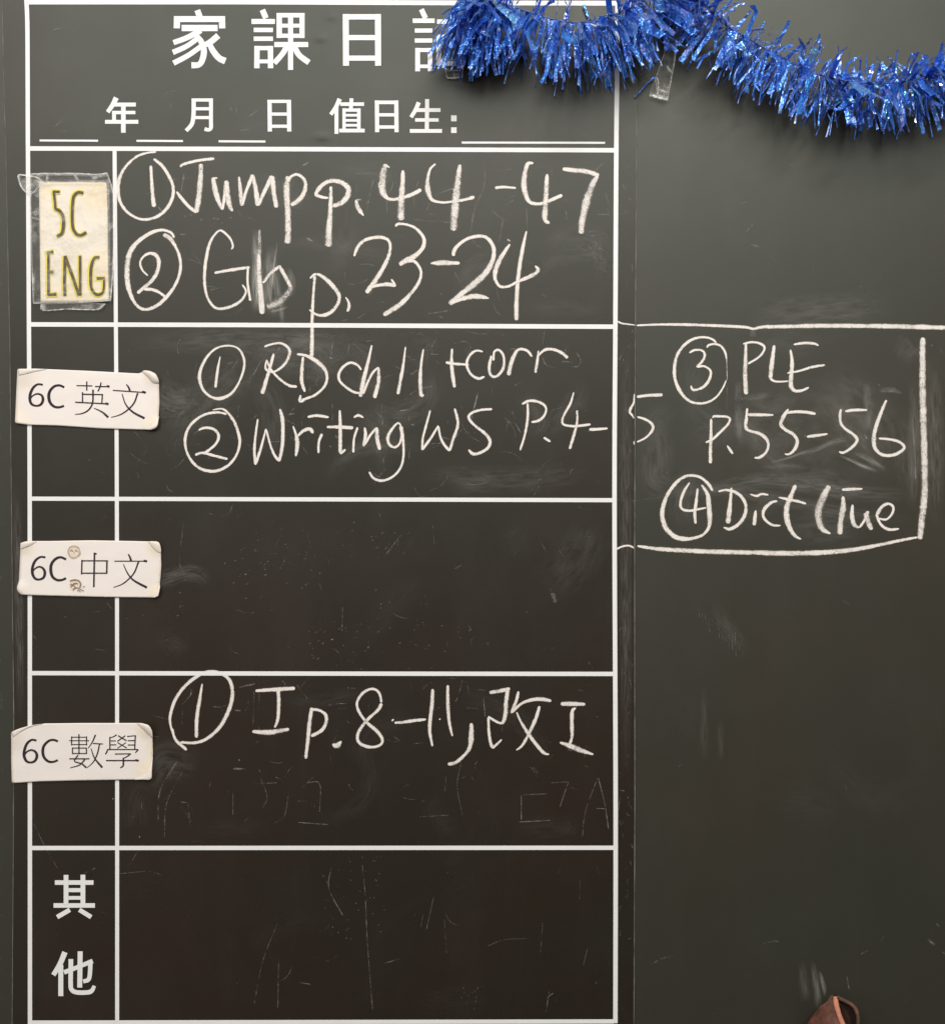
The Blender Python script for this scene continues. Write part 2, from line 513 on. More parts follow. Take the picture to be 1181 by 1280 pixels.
for t in ([r([(222, 92), (222, 340)], 40), r([(364, 90), (364, 340)], 40), r([(128, 156), (453, 156)], 38), r([(235, 220), (350, 220)], 34), r([(235, 285), (350, 285)], 31), r([(117, 349), (465, 349)], 38), r([(254, 385), (147, 447)], 38), r([(333, 385), (434, 447)], 38)],
          [r([(213, 742), (172, 840), (115, 935)], [46, 44, 40]), r([(178, 850), (178, 1112)], 42), r([(263, 800), (261, 1000), (268, 1055), (310, 1080), (410, 1080), (442, 1062), (460, 1025)], [40, 38, 38, 38, 38, 36, 28]),
           r([(341, 735), (337, 1040)], 42), r([(205, 912), (320, 868), (446, 816)], [38, 36, 38]), r([(428, 812), (422, 930), (408, 975), (366, 988)], [38, 36, 36, 34])]):
    printed('printed_character', SHEET, t, M_PRINT)
for a, b, y, w in ((50, 123, 175.6, 2.5), (171, 229, 176, 2.5), (273.5, 332, 176.6, 2.6), (577, 756, 178.2, 2.6)):
    printed('blank_line', SHEET, [([(a, y, w), (b, y + .3, w)], None)], M_PRINT)

# ------------------------------------------------------------------ chalk writing on the sheet
A, B, C, Dz, E, F = region(140, 185, .22015), region(360, 185, .18628), region(560, 185, .18628), region(140, 275, .20322), region(360, 280, .16935), region(520, 275, .16935)
G, Hh, I, J, K = region(220, 420, .22015), region(460, 415, .23709), region(220, 500, .16935), region(400, 485, .20322), region(630, 485, .17782)
Lz, M, N, O, Pz, Q, R = region(200, 830, .22015), region(420, 840, .16935), region(580, 840, .16935), region(770, 390, .17782), region(960, 390, .18713), region(870, 495, .12701), region(1000, 490, .15326)
Sz, T = region(760, 580, .16935), region(940, 590, .20406)

def circled(parent, ring, num):
    n = chalk('circled_number', parent, num)
    chalk('circle', n, ring)

# first row
circled(SHEET, [A([(252, 22), (200, 28), (140, 50), (80, 105), (45, 170), (35, 240), (50, 310), (90, 365), (150, 400), (205, 405), (265, 385), (315, 340), (345, 280), (348, 220), (325, 160), (285, 100), (238, 62)], [10, 12, 14, 16, 22, 22, 18, 16, 14, 16, 18, 18, 18, 18, 18, 18, 14])],
        [A([(222, 100), (226, 180), (232, 260), (240, 335)], [16, 18, 22, 24])])
chalk('chalk_word', SHEET, [
    A([(390, 108), (400, 95), (450, 80), (510, 68), (582, 60)], [14, 16, 16, 16, 16]), A([(507, 90), (503, 180), (495, 270), (480, 365)], [26, 30, 32, 28]), A([(482, 366), (440, 335), (400, 290), (368, 248)], [20, 18, 20, 14]),
    A([(575, 172), (585, 230), (605, 300), (628, 350)], [24, 30, 26, 16]), A([(628, 350), (640, 280), (652, 185)], [14, 20, 28]), A([(652, 190), (658, 270), (670, 330), (686, 358)], [22, 30, 28, 14]), A([(568, 172), (600, 170)], 10),
    A([(722, 163), (730, 240), (740, 328)], [12, 24, 26]), A([(740, 325), (765, 240), (800, 152)], [18, 18, 24]), A([(800, 152), (818, 240), (830, 328)], [16, 26, 30]), A([(830, 325), (865, 250), (910, 158)], [22, 22, 26]), A([(910, 160), (920, 250), (934, 338)], [26, 28, 24]),
    A([(1003, 160), (992, 220), (995, 300), (1000, 400), (998, 542)], [28, 36, 34, 34, 36]), A([(998, 185), (1018, 162), (1050, 150), (1085, 170), (1100, 210), (1085, 265), (1055, 300), (1018, 325)], [18, 18, 16, 18, 22, 26, 28, 22])])
chalk('chalk_word', SHEET, [
    B([(288, 258), (286, 400), (275, 560), (272, 662)], [20, 30, 42, 48]), B([(272, 335), (230, 330), (190, 310), (215, 265), (260, 230), (310, 220), (365, 235), (405, 270), (400, 320), (370, 360), (320, 385), (302, 385)], [14, 20, 26, 30, 28, 30, 32, 36, 38, 36, 30, 24]),
    B([(455, 348), (472, 405), (508, 455)], [14, 34, 8]), B([(455, 350), (495, 345)], 14, .35)])
chalk('chalk_numerals', SHEET, [
    B([(655, 108), (640, 160), (632, 230), (635, 290), (665, 335), (710, 345), (780, 330), (840, 308), (893, 278)], [28, 46, 52, 46, 26, 22, 26, 26, 28]), B([(655, 110), (680, 132)], 12), B([(772, 150), (768, 250), (760, 360), (758, 485)], [24, 34, 46, 46]),
    B([(990, 106), (955, 140), (938, 200), (935, 260), (945, 310), (970, 350), (1030, 365), (1100, 360), (1180, 348), (1250, 328)], [14, 16, 22, 34, 34, 22, 16, 16, 18, 26]), C([(80, 112), (65, 230), (48, 380), (35, 555)], [24, 44, 54, 50]),
    C([(315, 268), (370, 262), (455, 268)], [22, 18, 14]),
    C([(572, 102), (535, 106), (515, 170), (508, 240), (520, 310), (545, 360), (595, 375), (650, 365), (710, 340), (765, 316)], [16, 24, 32, 38, 36, 24, 22, 22, 24, 24]), C([(664, 175), (658, 280), (652, 390), (650, 480), (680, 505)], [20, 34, 38, 32, 16]),
    C([(768, 140), (850, 150), (930, 158), (1010, 185)], [24, 30, 32, 30]), C([(1002, 188), (960, 260), (925, 370), (900, 480), (892, 575)], [30, 44, 52, 44, 36])])
# second line of the first row
circled(SHEET, [Dz([(385, 108), (360, 75), (300, 62), (230, 85), (160, 135), (110, 205), (95, 300), (100, 400), (125, 480), (165, 535), (215, 550), (280, 525), (340, 470), (390, 400), (420, 320), (420, 240), (395, 170), (360, 115), (318, 88)], [14, 16, 18, 22, 28, 32, 34, 30, 22, 20, 20, 22, 22, 18, 18, 18, 18, 28, 26])],
        [Dz([(222, 342), (190, 310), (175, 265), (195, 225), (235, 205), (275, 220), (290, 265), (275, 330), (240, 380), (205, 410), (158, 450)], [12, 12, 14, 14, 18, 24, 24, 24, 24, 22, 22]), Dz([(200, 425), (250, 428), (300, 450), (340, 485)], [22, 20, 18, 16])])
chalk('chalk_word', SHEET, [
    Dz([(735, 180), (745, 160), (725, 110), (670, 65), (630, 95), (600, 150), (582, 230), (572, 310), (572, 400), (590, 480), (630, 535), (680, 545), (750, 525), (800, 490), (825, 440), (803, 398)], [12, 14, 14, 14, 14, 18, 20, 20, 18, 16, 16, 18, 20, 16, 14, 12]),
    Dz([(632, 325), (730, 308), (848, 290)], [16, 20, 18]), Dz([(838, 290), (835, 380), (852, 497)], [14, 14, 16]),
    Dz([(908, 60), (910, 150), (906, 230)], [16, 24, 26], .42), Dz([(905, 215), (906, 340), (915, 450), (925, 578)], [22, 30, 36, 36]),
    Dz([(930, 388), (975, 330), (1032, 283)], [16, 20, 20], .72), Dz([(1028, 280), (1065, 345), (1102, 415)], [22, 24, 22], .75), Dz([(1105, 412), (1070, 465), (1020, 510), (955, 535)], [30, 40, 44, 40], .42)])
chalk('chalk_word', SHEET, [
    E([(198, 380), (188, 520), (180, 680), (178, 850), (175, 982)], [22, 20, 24, 28, 30]), E([(163, 402), (200, 370), (250, 385), (320, 445), (375, 520), (372, 580), (330, 640), (270, 672), (210, 668), (158, 632)], [14, 18, 24, 32, 28, 24, 26, 26, 18, 12]),
    E([(425, 540), (445, 570), (452, 610), (438, 647)], [10, 16, 24, 18])])
chalk('chalk_numerals', SHEET, [
    E([(488, 238), (510, 180), (550, 130), (610, 105), (680, 98), (735, 115), (755, 160), (745, 230), (710, 310), (650, 410), (578, 508)], [18, 24, 26, 24, 26, 22, 20, 26, 30, 34, 34]), E([(615, 465), (680, 450), (740, 445), (797, 455)], [22, 24, 30, 26]), E([(792, 450), (763, 408)], 16),
    E([(793, 18), (812, 0), (870, 3), (940, 30), (995, 90), (1005, 140), (985, 190), (930, 240), (860, 275), (823, 302)], [22, 20, 18, 20, 24, 26, 30, 38, 38, 34]), E([(825, 298), (870, 275), (930, 275), (970, 320), (982, 370), (960, 440), (900, 520), (820, 600), (705, 672)], [30, 32, 24, 20, 20, 24, 28, 38, 32]),
    F([(108, 320), (190, 316), (322, 318)], [12, 42, 20]),
    F([(273, 265), (290, 210), (350, 155), (420, 125), (500, 122), (550, 160), (575, 225), (560, 310), (510, 395), (430, 470), (330, 550), (245, 620)], [26, 28, 22, 26, 24, 28, 30, 34, 46, 48, 36, 40]), F([(250, 612), (330, 585), (410, 565), (470, 565), (538, 578)], [28, 30, 38, 38, 10]),
    F([(692, 178), (650, 240), (610, 310), (585, 380), (585, 440), (620, 490), (680, 490), (740, 460), (810, 430), (880, 395), (900, 365), (878, 338)], [16, 28, 36, 34, 26, 20, 20, 22, 28, 30, 28, 14]), F([(814, 82), (790, 190), (765, 330), (748, 480), (740, 620), (740, 740)], [12, 26, 30, 30, 32, 32]), F([(675, 142), (694, 156)], 22, .5)])
# second row
circled(SHEET, [G([(380, 100), (345, 65), (290, 55), (230, 70), (180, 115), (145, 180), (135, 240), (155, 305), (200, 345), (250, 355), (310, 330), (355, 270), (385, 190), (387, 130), (365, 80)], [12, 10, 10, 12, 14, 18, 20, 16, 14, 20, 16, 12, 14, 14, 10])],
        [G([(252, 116), (238, 190), (225, 292)], [6, 14, 16])])
chalk('chalk_word', SHEET, [
    G([(503, 60), (550, 45), (600, 42), (640, 70), (645, 105), (625, 150), (590, 185), (545, 205), (510, 185), (515, 135)], [14, 12, 14, 16, 18, 16, 14, 12, 12, 10]), G([(556, 100), (530, 195), (490, 328)], [14, 18, 24]), G([(515, 135), (540, 190), (585, 240), (640, 280), (687, 288)], [10, 12, 14, 16, 16]),
    G([(722, 118), (715, 200), (715, 260), (732, 317)], [14, 20, 20, 14]), G([(688, 102), (740, 112), (800, 145), (845, 190), (858, 240), (840, 290), (790, 335), (740, 355), (705, 370), (708, 335)], [14, 16, 24, 20, 16, 14, 14, 16, 20, 12])])
chalk('chalk_word', SHEET, [
    G([(1052, 192), (1030, 165), (990, 152), (950, 175), (925, 215), (930, 255), (965, 290), (1010, 318), (1050, 325)], [12, 14, 14, 16, 16, 14, 14, 14, 12]), G([(1112, 52), (1090, 150), (1065, 250), (1047, 345)], [10, 18, 24, 24]), G([(1062, 328), (1090, 260), (1120, 205), (1150, 178)], [16, 14, 14, 12]), G([(1150, 178), (1150, 260), (1127, 352)], [14, 22, 22])])
chalk('chalk_numerals', SHEET, [Hh([(198, 78), (185, 180), (172, 250), (158, 328)], [8, 14, 18, 18]), Hh([(292, 90), (280, 170), (275, 260), (280, 332), (294, 330)], [8, 14, 20, 20, 12])])
chalk('chalk_word', SHEET, [
    Hh([(443, 88), (440, 160), (448, 240), (456, 292)], [12, 18, 20, 16]), Hh([(410, 160), (460, 168), (532, 172)], [14, 16, 8]),
    Hh([(605, 104), (570, 98), (535, 125), (520, 170), (540, 220), (580, 245), (614, 235)], [10, 12, 14, 14, 14, 14, 10]), Hh([(660, 150), (665, 105), (690, 95), (715, 130), (712, 190), (680, 232), (650, 230), (638, 190), (650, 125)], [14, 12, 12, 14, 16, 14, 16, 16, 14]),
    Hh([(740, 228), (755, 160), (780, 105), (805, 90), (840, 100), (864, 130)], [22, 22, 18, 14, 14, 10]), Hh([(898, 98), (892, 150), (882, 215)], [8, 14, 16]), Hh([(890, 132), (930, 95), (975, 92), (1020, 110), (1052, 137)], [8, 14, 16, 16, 16])])
circled(SHEET, [I([(375, 105), (340, 95), (290, 92), (220, 105), (150, 145), (95, 205), (70, 280), (75, 360), (110, 440), (170, 500), (250, 525), (320, 518), (395, 475), (450, 400), (472, 310), (455, 220), (425, 150), (385, 95), (340, 65), (272, 73)], [16, 16, 18, 18, 20, 20, 22, 18, 18, 22, 22, 22, 20, 18, 20, 22, 24, 18, 14, 8])],
        [I([(168, 222), (215, 205), (270, 212), (310, 245), (315, 285), (290, 330), (250, 365), (205, 398)], [14, 18, 22, 22, 20, 18, 20, 22]), I([(143, 404), (200, 390), (280, 410), (382, 436)], [24, 18, 20, 18])])
chalk('chalk_word', SHEET, [
    I([(605, 140), (590, 250), (580, 370), (588, 478)], [12, 18, 20, 20]), I([(588, 475), (620, 380), (648, 280), (665, 212)], [22, 20, 16, 12]), I([(667, 218), (700, 340), (730, 410), (765, 452)], [14, 16, 20, 20]), I([(763, 452), (785, 340), (790, 210), (785, 130), (768, 66)], [22, 26, 26, 28, 16]),
    I([(865, 192), (885, 250), (900, 300)], [12, 18, 22]), I([(888, 260), (897, 330), (885, 415)], [26, 32, 16]), I([(900, 265), (945, 225), (990, 215), (1012, 245)], [20, 22, 28, 22]),
    I([(972, 125), (1040, 115), (1128, 128)], [18, 22, 18]), I([(1078, 250), (1055, 310), (1052, 392)], [22, 18, 16]),
    J([(43, 240), (110, 240), (205, 245)], [16, 20, 22]), J([(122, 137), (125, 250), (125, 400)], [14, 22, 22]), J([(125, 405), (157, 378)], 16),
    J([(208, 182), (235, 168), (268, 182)], [10, 18, 10]), J([(232, 242), (210, 310), (205, 397)], [16, 14, 14]),
    J([(275, 243), (280, 290), (268, 358)], [14, 20, 20]), J([(275, 350), (310, 290), (350, 243)], [14, 16, 16]), J([(350, 243), (352, 310), (368, 380)], [18, 26, 20]),
    J([(500, 235), (480, 215), (445, 250), (418, 300), (425, 345), (460, 365), (490, 340), (500, 290), (495, 225)], [12, 12, 16, 20, 18, 14, 14, 12, 14]), J([(497, 235), (512, 330), (512, 430), (490, 500), (440, 550), (380, 570), (330, 555), (302, 515)], [26, 16, 14, 14, 14, 16, 16, 12])])
chalk('chalk_word', SHEET, [
    J([(678, 138), (650, 240), (632, 310), (628, 382)], [10, 14, 14, 14]), J([(628, 380), (680, 310), (728, 232)], [16, 16, 14]), J([(728, 235), (740, 300), (765, 350), (798, 387)], [14, 14, 16, 16]), J([(798, 385), (820, 310), (848, 220), (828, 126)], [16, 18, 18, 16]),
    J([(1058, 130), (990, 135), (930, 155), (915, 185), (950, 230), (1020, 285), (1045, 330), (1030, 370), (980, 400), (940, 405), (913, 380)], [14, 16, 16, 18, 16, 20, 20, 18, 18, 20, 14])])
chalk('chalk_word', SHEET, [K([(165, 108), (165, 210), (145, 330), (112, 438)], [14, 18, 16, 14]), K([(125, 114), (170, 92), (220, 92), (275, 115), (295, 150), (280, 195), (240, 230), (192, 240)], [16, 20, 20, 18, 16, 18, 20, 14]), K([(278, 348), (325, 378)], [20, 14])])
chalk('chalk_numerals', SHEET, [K([(489, 30), (465, 110), (425, 180), (408, 230), (420, 258), (480, 268), (540, 265), (607, 255)], [10, 18, 16, 18, 16, 18, 20, 14]), K([(512, 157), (512, 240), (490, 330), (460, 428)], [14, 16, 20, 20]), K([(598, 292), (650, 290), (727, 284)], [22, 20, 14])])
chalk('chalk_numeral', SHEET, [K([(914, 42), (911, 100), (890, 140), (882, 170), (898, 190), (912, 214)], [8, 14, 18, 16, 14, 8]), K([(912, 374), (912, 398)], 9)], label='left half of a chalk figure five cut by the sheet edge')
# fourth row
circled(SHEET, [Lz([(75, 400), (60, 340), (60, 290), (85, 210), (130, 140), (190, 85), (245, 52), (300, 42), (350, 55), (395, 90), (412, 150), (405, 220), (375, 300), (330, 370), (265, 425), (200, 447), (118, 445)], [10, 12, 16, 18, 18, 20, 16, 16, 18, 20, 22, 22, 22, 20, 18, 16, 14]), Lz([(70, 365), (90, 430), (153, 488)], [12, 16, 18])],
        [Lz([(241, 112), (225, 210), (210, 310), (208, 418)], [8, 20, 20, 20])])
chalk('chalk_word', SHEET, [Lz([(543, 152), (650, 145), (767, 138)], [16, 22, 20]), Lz([(672, 150), (675, 220), (670, 310), (652, 362)], [20, 20, 18, 12]), Lz([(525, 383), (620, 388), (733, 370)], [18, 28, 18])])
chalk('chalk_word', SHEET, [Lz([(862, 248), (850, 330), (840, 430), (828, 537)], [18, 22, 20, 16]), Lz([(855, 258), (900, 262), (938, 285), (945, 325), (920, 375), (858, 410)], [16, 16, 18, 20, 20, 18]), Lz([(980, 455), (1005, 465), (1030, 438)], [14, 32, 10])])
chalk('chalk_numerals', SHEET, [
    M([(335, 225), (325, 170), (300, 135), (260, 125), (205, 150), (165, 200), (155, 250), (180, 310), (230, 375), (300, 435), (340, 490), (335, 530), (290, 552), (230, 550), (175, 525), (158, 480), (180, 420), (240, 345), (310, 280), (337, 232)], [20, 18, 18, 18, 20, 20, 18, 20, 22, 26, 22, 18, 20, 24, 22, 22, 24, 22, 24, 26]),
    M([(412, 362), (425, 348)], 14), M([(432, 375), (500, 370), (580, 358), (664, 350)], [18, 22, 24, 16]), M([(714, 126), (710, 220), (695, 350), (692, 440), (711, 548)], [22, 28, 26, 24, 16]), M([(825, 97), (825, 220), (832, 340), (845, 420), (859, 473)], [18, 26, 24, 20, 12]),
    M([(762, 345), (770, 350)], 14), M([(998, 378), (998, 470), (985, 560), (940, 620), (880, 670), (825, 680)], [24, 38, 28, 24, 26, 24])])
chalk('chalk_character', SHEET, [
    N([(188, 152), (260, 140), (338, 123)], [24, 30, 24]), N([(322, 128), (310, 220), (305, 310), (290, 365), (270, 378), (230, 362), (178, 328)], [28, 30, 30, 26, 18, 18, 14]), N([(180, 332), (182, 430), (195, 520), (212, 562)], [18, 20, 22, 20]), N([(210, 562), (245, 530), (277, 498)], [20, 16, 14]),
    N([(401, 143), (385, 210), (348, 303)], [18, 24, 20]), N([(352, 298), (420, 235), (490, 208), (560, 200), (643, 213)], [18, 20, 24, 28, 24]), N([(556, 252), (530, 340), (480, 450), (430, 540), (385, 577)], [20, 26, 22, 20, 12]), N([(387, 296), (420, 370), (480, 465), (540, 545), (590, 598), (627, 608)], [10, 18, 26, 24, 22, 12])])
chalk('chalk_word', SHEET, [N([(713, 235), (790, 235), (893, 238)], [28, 32, 22]), N([(824, 266), (797, 290), (795, 400), (795, 480), (778, 533)], [14, 26, 28, 22, 18]), N([(706, 520), (780, 545), (860, 578), (953, 609)], [14, 36, 36, 12])])
# stray ends on the sheet's right margin
chalk('chalk_line', SHEET, [O([(8, 65), (40, 80), (80, 85), (132, 92)], [14, 10, 10, 8])])
chalk('chalk_line', SHEET, [Sz([(62, 628), (100, 610), (150, 602), (193, 620)], [16, 14, 14, 12])])

# ------------------------------------------------------------------ chalk writing on the chalkboard
chalk('chalk_numeral', BOARD, [K([(932, 62), (1010, 52), (1112, 48)], [20, 22, 24]), K([(935, 202), (990, 220), (1035, 250), (1045, 285), (1020, 325), (985, 355), (933, 380)], [14, 18, 20, 20, 16, 14, 12])], label='right half of a chalk figure five beside the sheet edge')
box = [O([(142, 94), (300, 88), (450, 88), (600, 92), (750, 98), (900, 106), (965, 118), (1010, 107), (1075, 102)], [12, 16, 20, 20, 22, 20, 18, 22, 24]),
       Pz([(-12, 99), (150, 96), (350, 92), (600, 93), (800, 95), (1000, 100), (1181, 105), (1500, 112)], [22, 26, 28, 28, 32, 32, 28, 28]),
       ([(1153, 422, 6.5), (1152.4, 437, 7.4), (1152.4, 465, 8.2), (1152.5, 487, 8.6), (1153.5, 525, 8.7), (1154.5, 560, 8.4), (1155.3, 600, 8), (1155, 617, 8.6), (1152, 647, 8.2), (1149, 674, 6.5)], None),
       Sz([(215, 605), (350, 625), (500, 635), (700, 645), (900, 650), (1063, 654)], [16, 28, 32, 34, 34, 34]), T([(0, 492), (150, 497), (300, 497), (450, 492), (600, 478), (750, 452), (900, 420), (1008, 400)], [28, 32, 30, 30, 28, 22, 18, 14])]
for b in box:
    chalk('chalk_line', BOARD, [b])
circled(BOARD, [O([(702, 216), (680, 195), (640, 180), (590, 178), (530, 195), (470, 240), (425, 310), (408, 400), (415, 480), (450, 560), (505, 620), (570, 642), (640, 635), (700, 600), (745, 540), (773, 478)], [12, 16, 16, 16, 20, 22, 22, 24, 22, 24, 18, 18, 16, 14, 12, 8]), O([(638, 252), (645, 235), (690, 225), (735, 240), (765, 285), (775, 335)], [12, 14, 16, 16, 16, 8]), O([(775, 330), (779, 480)], 5, .55)],
        [O([(513, 287), (550, 268), (600, 270), (622, 300), (605, 345), (563, 387)], [14, 16, 16, 18, 18, 16]), O([(565, 385), (620, 382), (662, 415), (655, 470), (620, 520), (570, 545), (535, 545), (524, 517)], [16, 14, 16, 20, 20, 18, 18, 14])])
chalk('chalk_word', BOARD, [
    O([(910, 218), (908, 330), (905, 450), (912, 578)], [16, 28, 32, 32]), O([(890, 224), (950, 212), (1005, 220), (1040, 245), (1030, 285), (990, 325), (925, 364)], [12, 16, 18, 16, 16, 16, 14]),
    Pz([(39, 222), (25, 330), (12, 442)], [18, 30, 28]), Pz([(10, 442), (40, 462), (85, 465), (132, 462)], [20, 14, 12, 10]),
    Pz([(168, 217), (230, 208), (300, 210), (334, 224)], [14, 18, 18, 14]), Pz([(147, 252), (158, 330), (152, 420), (150, 490), (175, 525), (220, 525), (270, 504)], [12, 24, 30, 30, 22, 18, 12]), Pz([(125, 408), (200, 395), (290, 368), (378, 354)], [8, 14, 18, 14])])
chalk('chalk_numerals', BOARD, [
    Q([(145, 225), (143, 400), (138, 560), (138, 662)], [22, 30, 34, 34]), Q([(157, 215), (170, 200), (240, 200), (305, 205), (330, 230), (305, 285), (220, 370), (160, 425), (92, 458)], [16, 24, 24, 24, 24, 24, 26, 24, 20]), Q([(303, 488), (328, 525), (358, 570)], [16, 28, 20]),
    Q([(500, 120), (492, 220), (486, 310), (530, 345), (620, 370), (690, 425), (708, 490), (680, 560), (620, 605), (570, 608)], [22, 32, 34, 28, 34, 34, 26, 26, 26, 20]), Q([(500, 183), (600, 185), (757, 187)], [28, 36, 16]),
    Q([(905, 128), (880, 165), (845, 225), (832, 285), (880, 335), (950, 375), (990, 430), (980, 500), (940, 555), (900, 575), (868, 568)], [14, 32, 42, 38, 32, 34, 36, 36, 26, 22, 14]), Q([(885, 165), (980, 155), (1070, 158), (1172, 175)], [26, 30, 30, 28])])
chalk('chalk_numerals', BOARD, [
    R([(52, 365), (130, 355), (222, 342)], [18, 26, 14]), R([(330, 140), (322, 190), (330, 255), (365, 300), (430, 345), (462, 385), (445, 425), (395, 470), (345, 495), (314, 486)], [20, 24, 24, 22, 24, 26, 26, 22, 22, 18]), R([(365, 157), (440, 147), (543, 147)], [18, 24, 18]),
    R([(700, 65), (660, 160), (620, 270), (598, 370), (605, 450), (645, 500), (700, 518), (770, 510), (830, 475), (845, 445), (810, 410), (740, 388), (638, 378)], [20, 28, 32, 36, 32, 26, 26, 26, 26, 24, 24, 22, 16])])
circled(BOARD, [Sz([(770, 198), (740, 150), (690, 105), (630, 85), (560, 95), (490, 150), (430, 240), (400, 340), (402, 410), (430, 480), (490, 535), (560, 553), (640, 545), (700, 520), (740, 470), (748, 400), (742, 300), (730, 220), (688, 153)], [20, 22, 20, 22, 22, 24, 28, 32, 34, 36, 34, 32, 24, 20, 24, 36, 36, 30, 14])],
        [Sz([(600, 137), (565, 190), (540, 250), (532, 305), (550, 335), (600, 345), (660, 335), (722, 322)], [12, 20, 20, 20, 20, 20, 18, 12]), Sz([(659, 180), (648, 280), (638, 360), (643, 440)], [14, 22, 24, 20])])
chalk('chalk_word', BOARD, [
    Sz([(909, 175), (900, 280), (892, 360), (882, 438)], [16, 26, 36, 38]), Sz([(812, 202), (870, 192), (930, 205), (985, 245), (1015, 310), (1005, 380), (965, 440), (900, 480), (850, 468)], [14, 18, 24, 24, 24, 28, 26, 24, 14]),
    Sz([(1087, 342), (1082, 390), (1075, 452)], [14, 26, 28]), Sz([(1045, 222), (1095, 236), (1130, 222), (1181, 228)], [8, 18, 18, 12]),
    T([(152, 178), (115, 188), (75, 225), (65, 265), (85, 300), (125, 325), (172, 328)], [12, 18, 22, 18, 16, 16, 10]), T([(264, 80), (235, 150), (210, 220), (212, 290), (230, 345), (260, 390), (298, 412)], [22, 28, 34, 34, 28, 22, 10]), T([(160, 155), (220, 168), (280, 180), (328, 195)], [8, 18, 16, 14])])
chalk('chalk_word', BOARD, [
    T([(470, 85), (430, 160), (405, 230), (408, 300), (430, 350), (478, 378)], [34, 44, 48, 44, 34, 10]), T([(555, 150), (555, 220), (540, 300), (535, 382)], [18, 36, 36, 30]), T([(548, 108), (610, 105), (674, 103)], [16, 18, 10]),
    T([(613, 200), (610, 270), (625, 325), (655, 340)], [14, 28, 28, 14]), T([(655, 340), (690, 290), (708, 240)], [14, 18, 26]), T([(693, 250), (710, 310), (730, 354)], [34, 38, 26]),
    T([(772, 285), (820, 290), (855, 255), (862, 215), (835, 195), (795, 210), (760, 262)], [12, 14, 14, 16, 16, 20, 24]), T([(758, 258), (785, 320), (835, 352), (898, 348)], [18, 16, 18, 12])])

# ------------------------------------------------------------------ half-wiped ghosts and dust
def ghosts(name, parent, specs, rnd):
    mb = MB()
    for pts, pr in specs:
        stroke(mb, pts, press=(pr or .3) * .50 - .02, lift=0.00006, wide=1.6)
    o = mb.build(name, M_GHOST, parent)
    o['kind'] = 'stuff'
    return o
rg = random.Random(21)
def rand_marks(x0, x1, y0, y1, n, lmin, lmax, pmin, pmax, wmin=.7, wmax=1.5, bend=.5, ang=None):
    out = []
    for _ in range(n):
        x, y = rg.uniform(x0, x1), rg.uniform(y0, y1)
        a = rg.uniform(0, math.tau) if ang is None else rg.gauss(ang, .4)
        l = rg.uniform(lmin, lmax); k = rg.uniform(-bend, bend)
        w = rg.uniform(wmin, wmax)
        pts = []
        for i in range(4):
            pts.append((min(x1, max(x0, x)), min(y1, max(y0, y)), w)); x += math.cos(a) * l / 3; y += math.sin(a) * l / 3; a += k
        out.append((pts, rg.uniform(pmin, pmax)))
    return out
gh = []
gh += [A([(300, 185), (380, 175), (520, 165)], 7, .22), A([(410, 150), (392, 260)], 9, .25), A([(1080, 100), (1115, 85)], 14, .4), A([(715, 350), (740, 390), (790, 400), (815, 420)], 10, .25), A([(1110, 510), (1140, 530)], 9, .5), A([(390, 490), (420, 492)], 9, .5), A([(190, 255), (215, 265)], 9, .35), A([(265, 335), (285, 358)], 12, .4)]
for x, y in ((285, 405), (318, 385), (380, 392), (445, 382), (505, 410), (545, 408), (598, 405), (622, 425), (675, 395), (670, 400), (575, 402), (410, 385), (630, 415)):
    gh.append(A([(x, y), (x + rg.uniform(4, 14), y + rg.uniform(-6, 8))], rg.uniform(6, 12), rg.uniform(.35, .7)))
gh += [B([(450, 172), (520, 170), (600, 168)], 9, .28), B([(575, 210), (545, 330), (528, 420)], 10, .30), B([(712, 220), (685, 300)], 10, .26), B([(665, 330), (665, 430)], 10, .24), B([(980, 320), (1040, 295), (1110, 270)], 8, .32), B([(950, 370), (920, 440)], 8, .3), B([(930, 440), (990, 445)], 9, .25), B([(850, 480), (960, 490), (1085, 500)], 9, .3), B([(845, 330), (843, 420)], 12, .24), B([(880, 210), (862, 260)], 9, .24),
       B([(100, 115), (140, 95), (175, 92)], 14, .35), B([(125, 605), (165, 630)], 8, .45), C([(245, 100), (240, 260), (180, 400), (150, 580)], 14, .22), C([(380, 390), (440, 350)], 9, .3), C([(380, 420), (340, 640)], 12, .2), C([(330, 155), (430, 140)], 9, .24), C([(525, 380), (530, 550)], 10, .24), C([(790, 420), (795, 490)], 14, .26), C([(1000, 445), (1080, 445)], 9, .24), C([(685, 110), (700, 200)], 9, .24)]
gh += [E([(420, 360), (430, 430), (500, 445), (590, 410)], 10, .26), E([(500, 310), (580, 295), (640, 310)], 9, .22), E([(1010, 665), (1090, 655), (1181, 640)], 14, .26), E([(1110, 680), (1150, 695)], 9, .22), E([(640, 580), (740, 575)], 9, .22), E([(1125, 515), (1132, 518)], 12, .6), E([(400, 715), (440, 705)], 12, .4), E([(510, 700), (570, 660)], 9, .26)]
gh += [G([(440, 220), (485, 140)], 6, .4), G([(285, 160), (322, 150)], 10, .4), G([(315, 195), (355, 130)], 7, .34), G([(585, 60), (565, 150)], 12, .22), G([(680, 40), (740, 35), (735, 80), (690, 110)], 7, .24), G([(890, 40), (880, 120)], 7, .28), G([(870, 125), (890, 128)], 10, .45), G([(985, 40), (975, 110)], 7, .28), G([(1080, 30), (1120, 25)], 7, .3)]
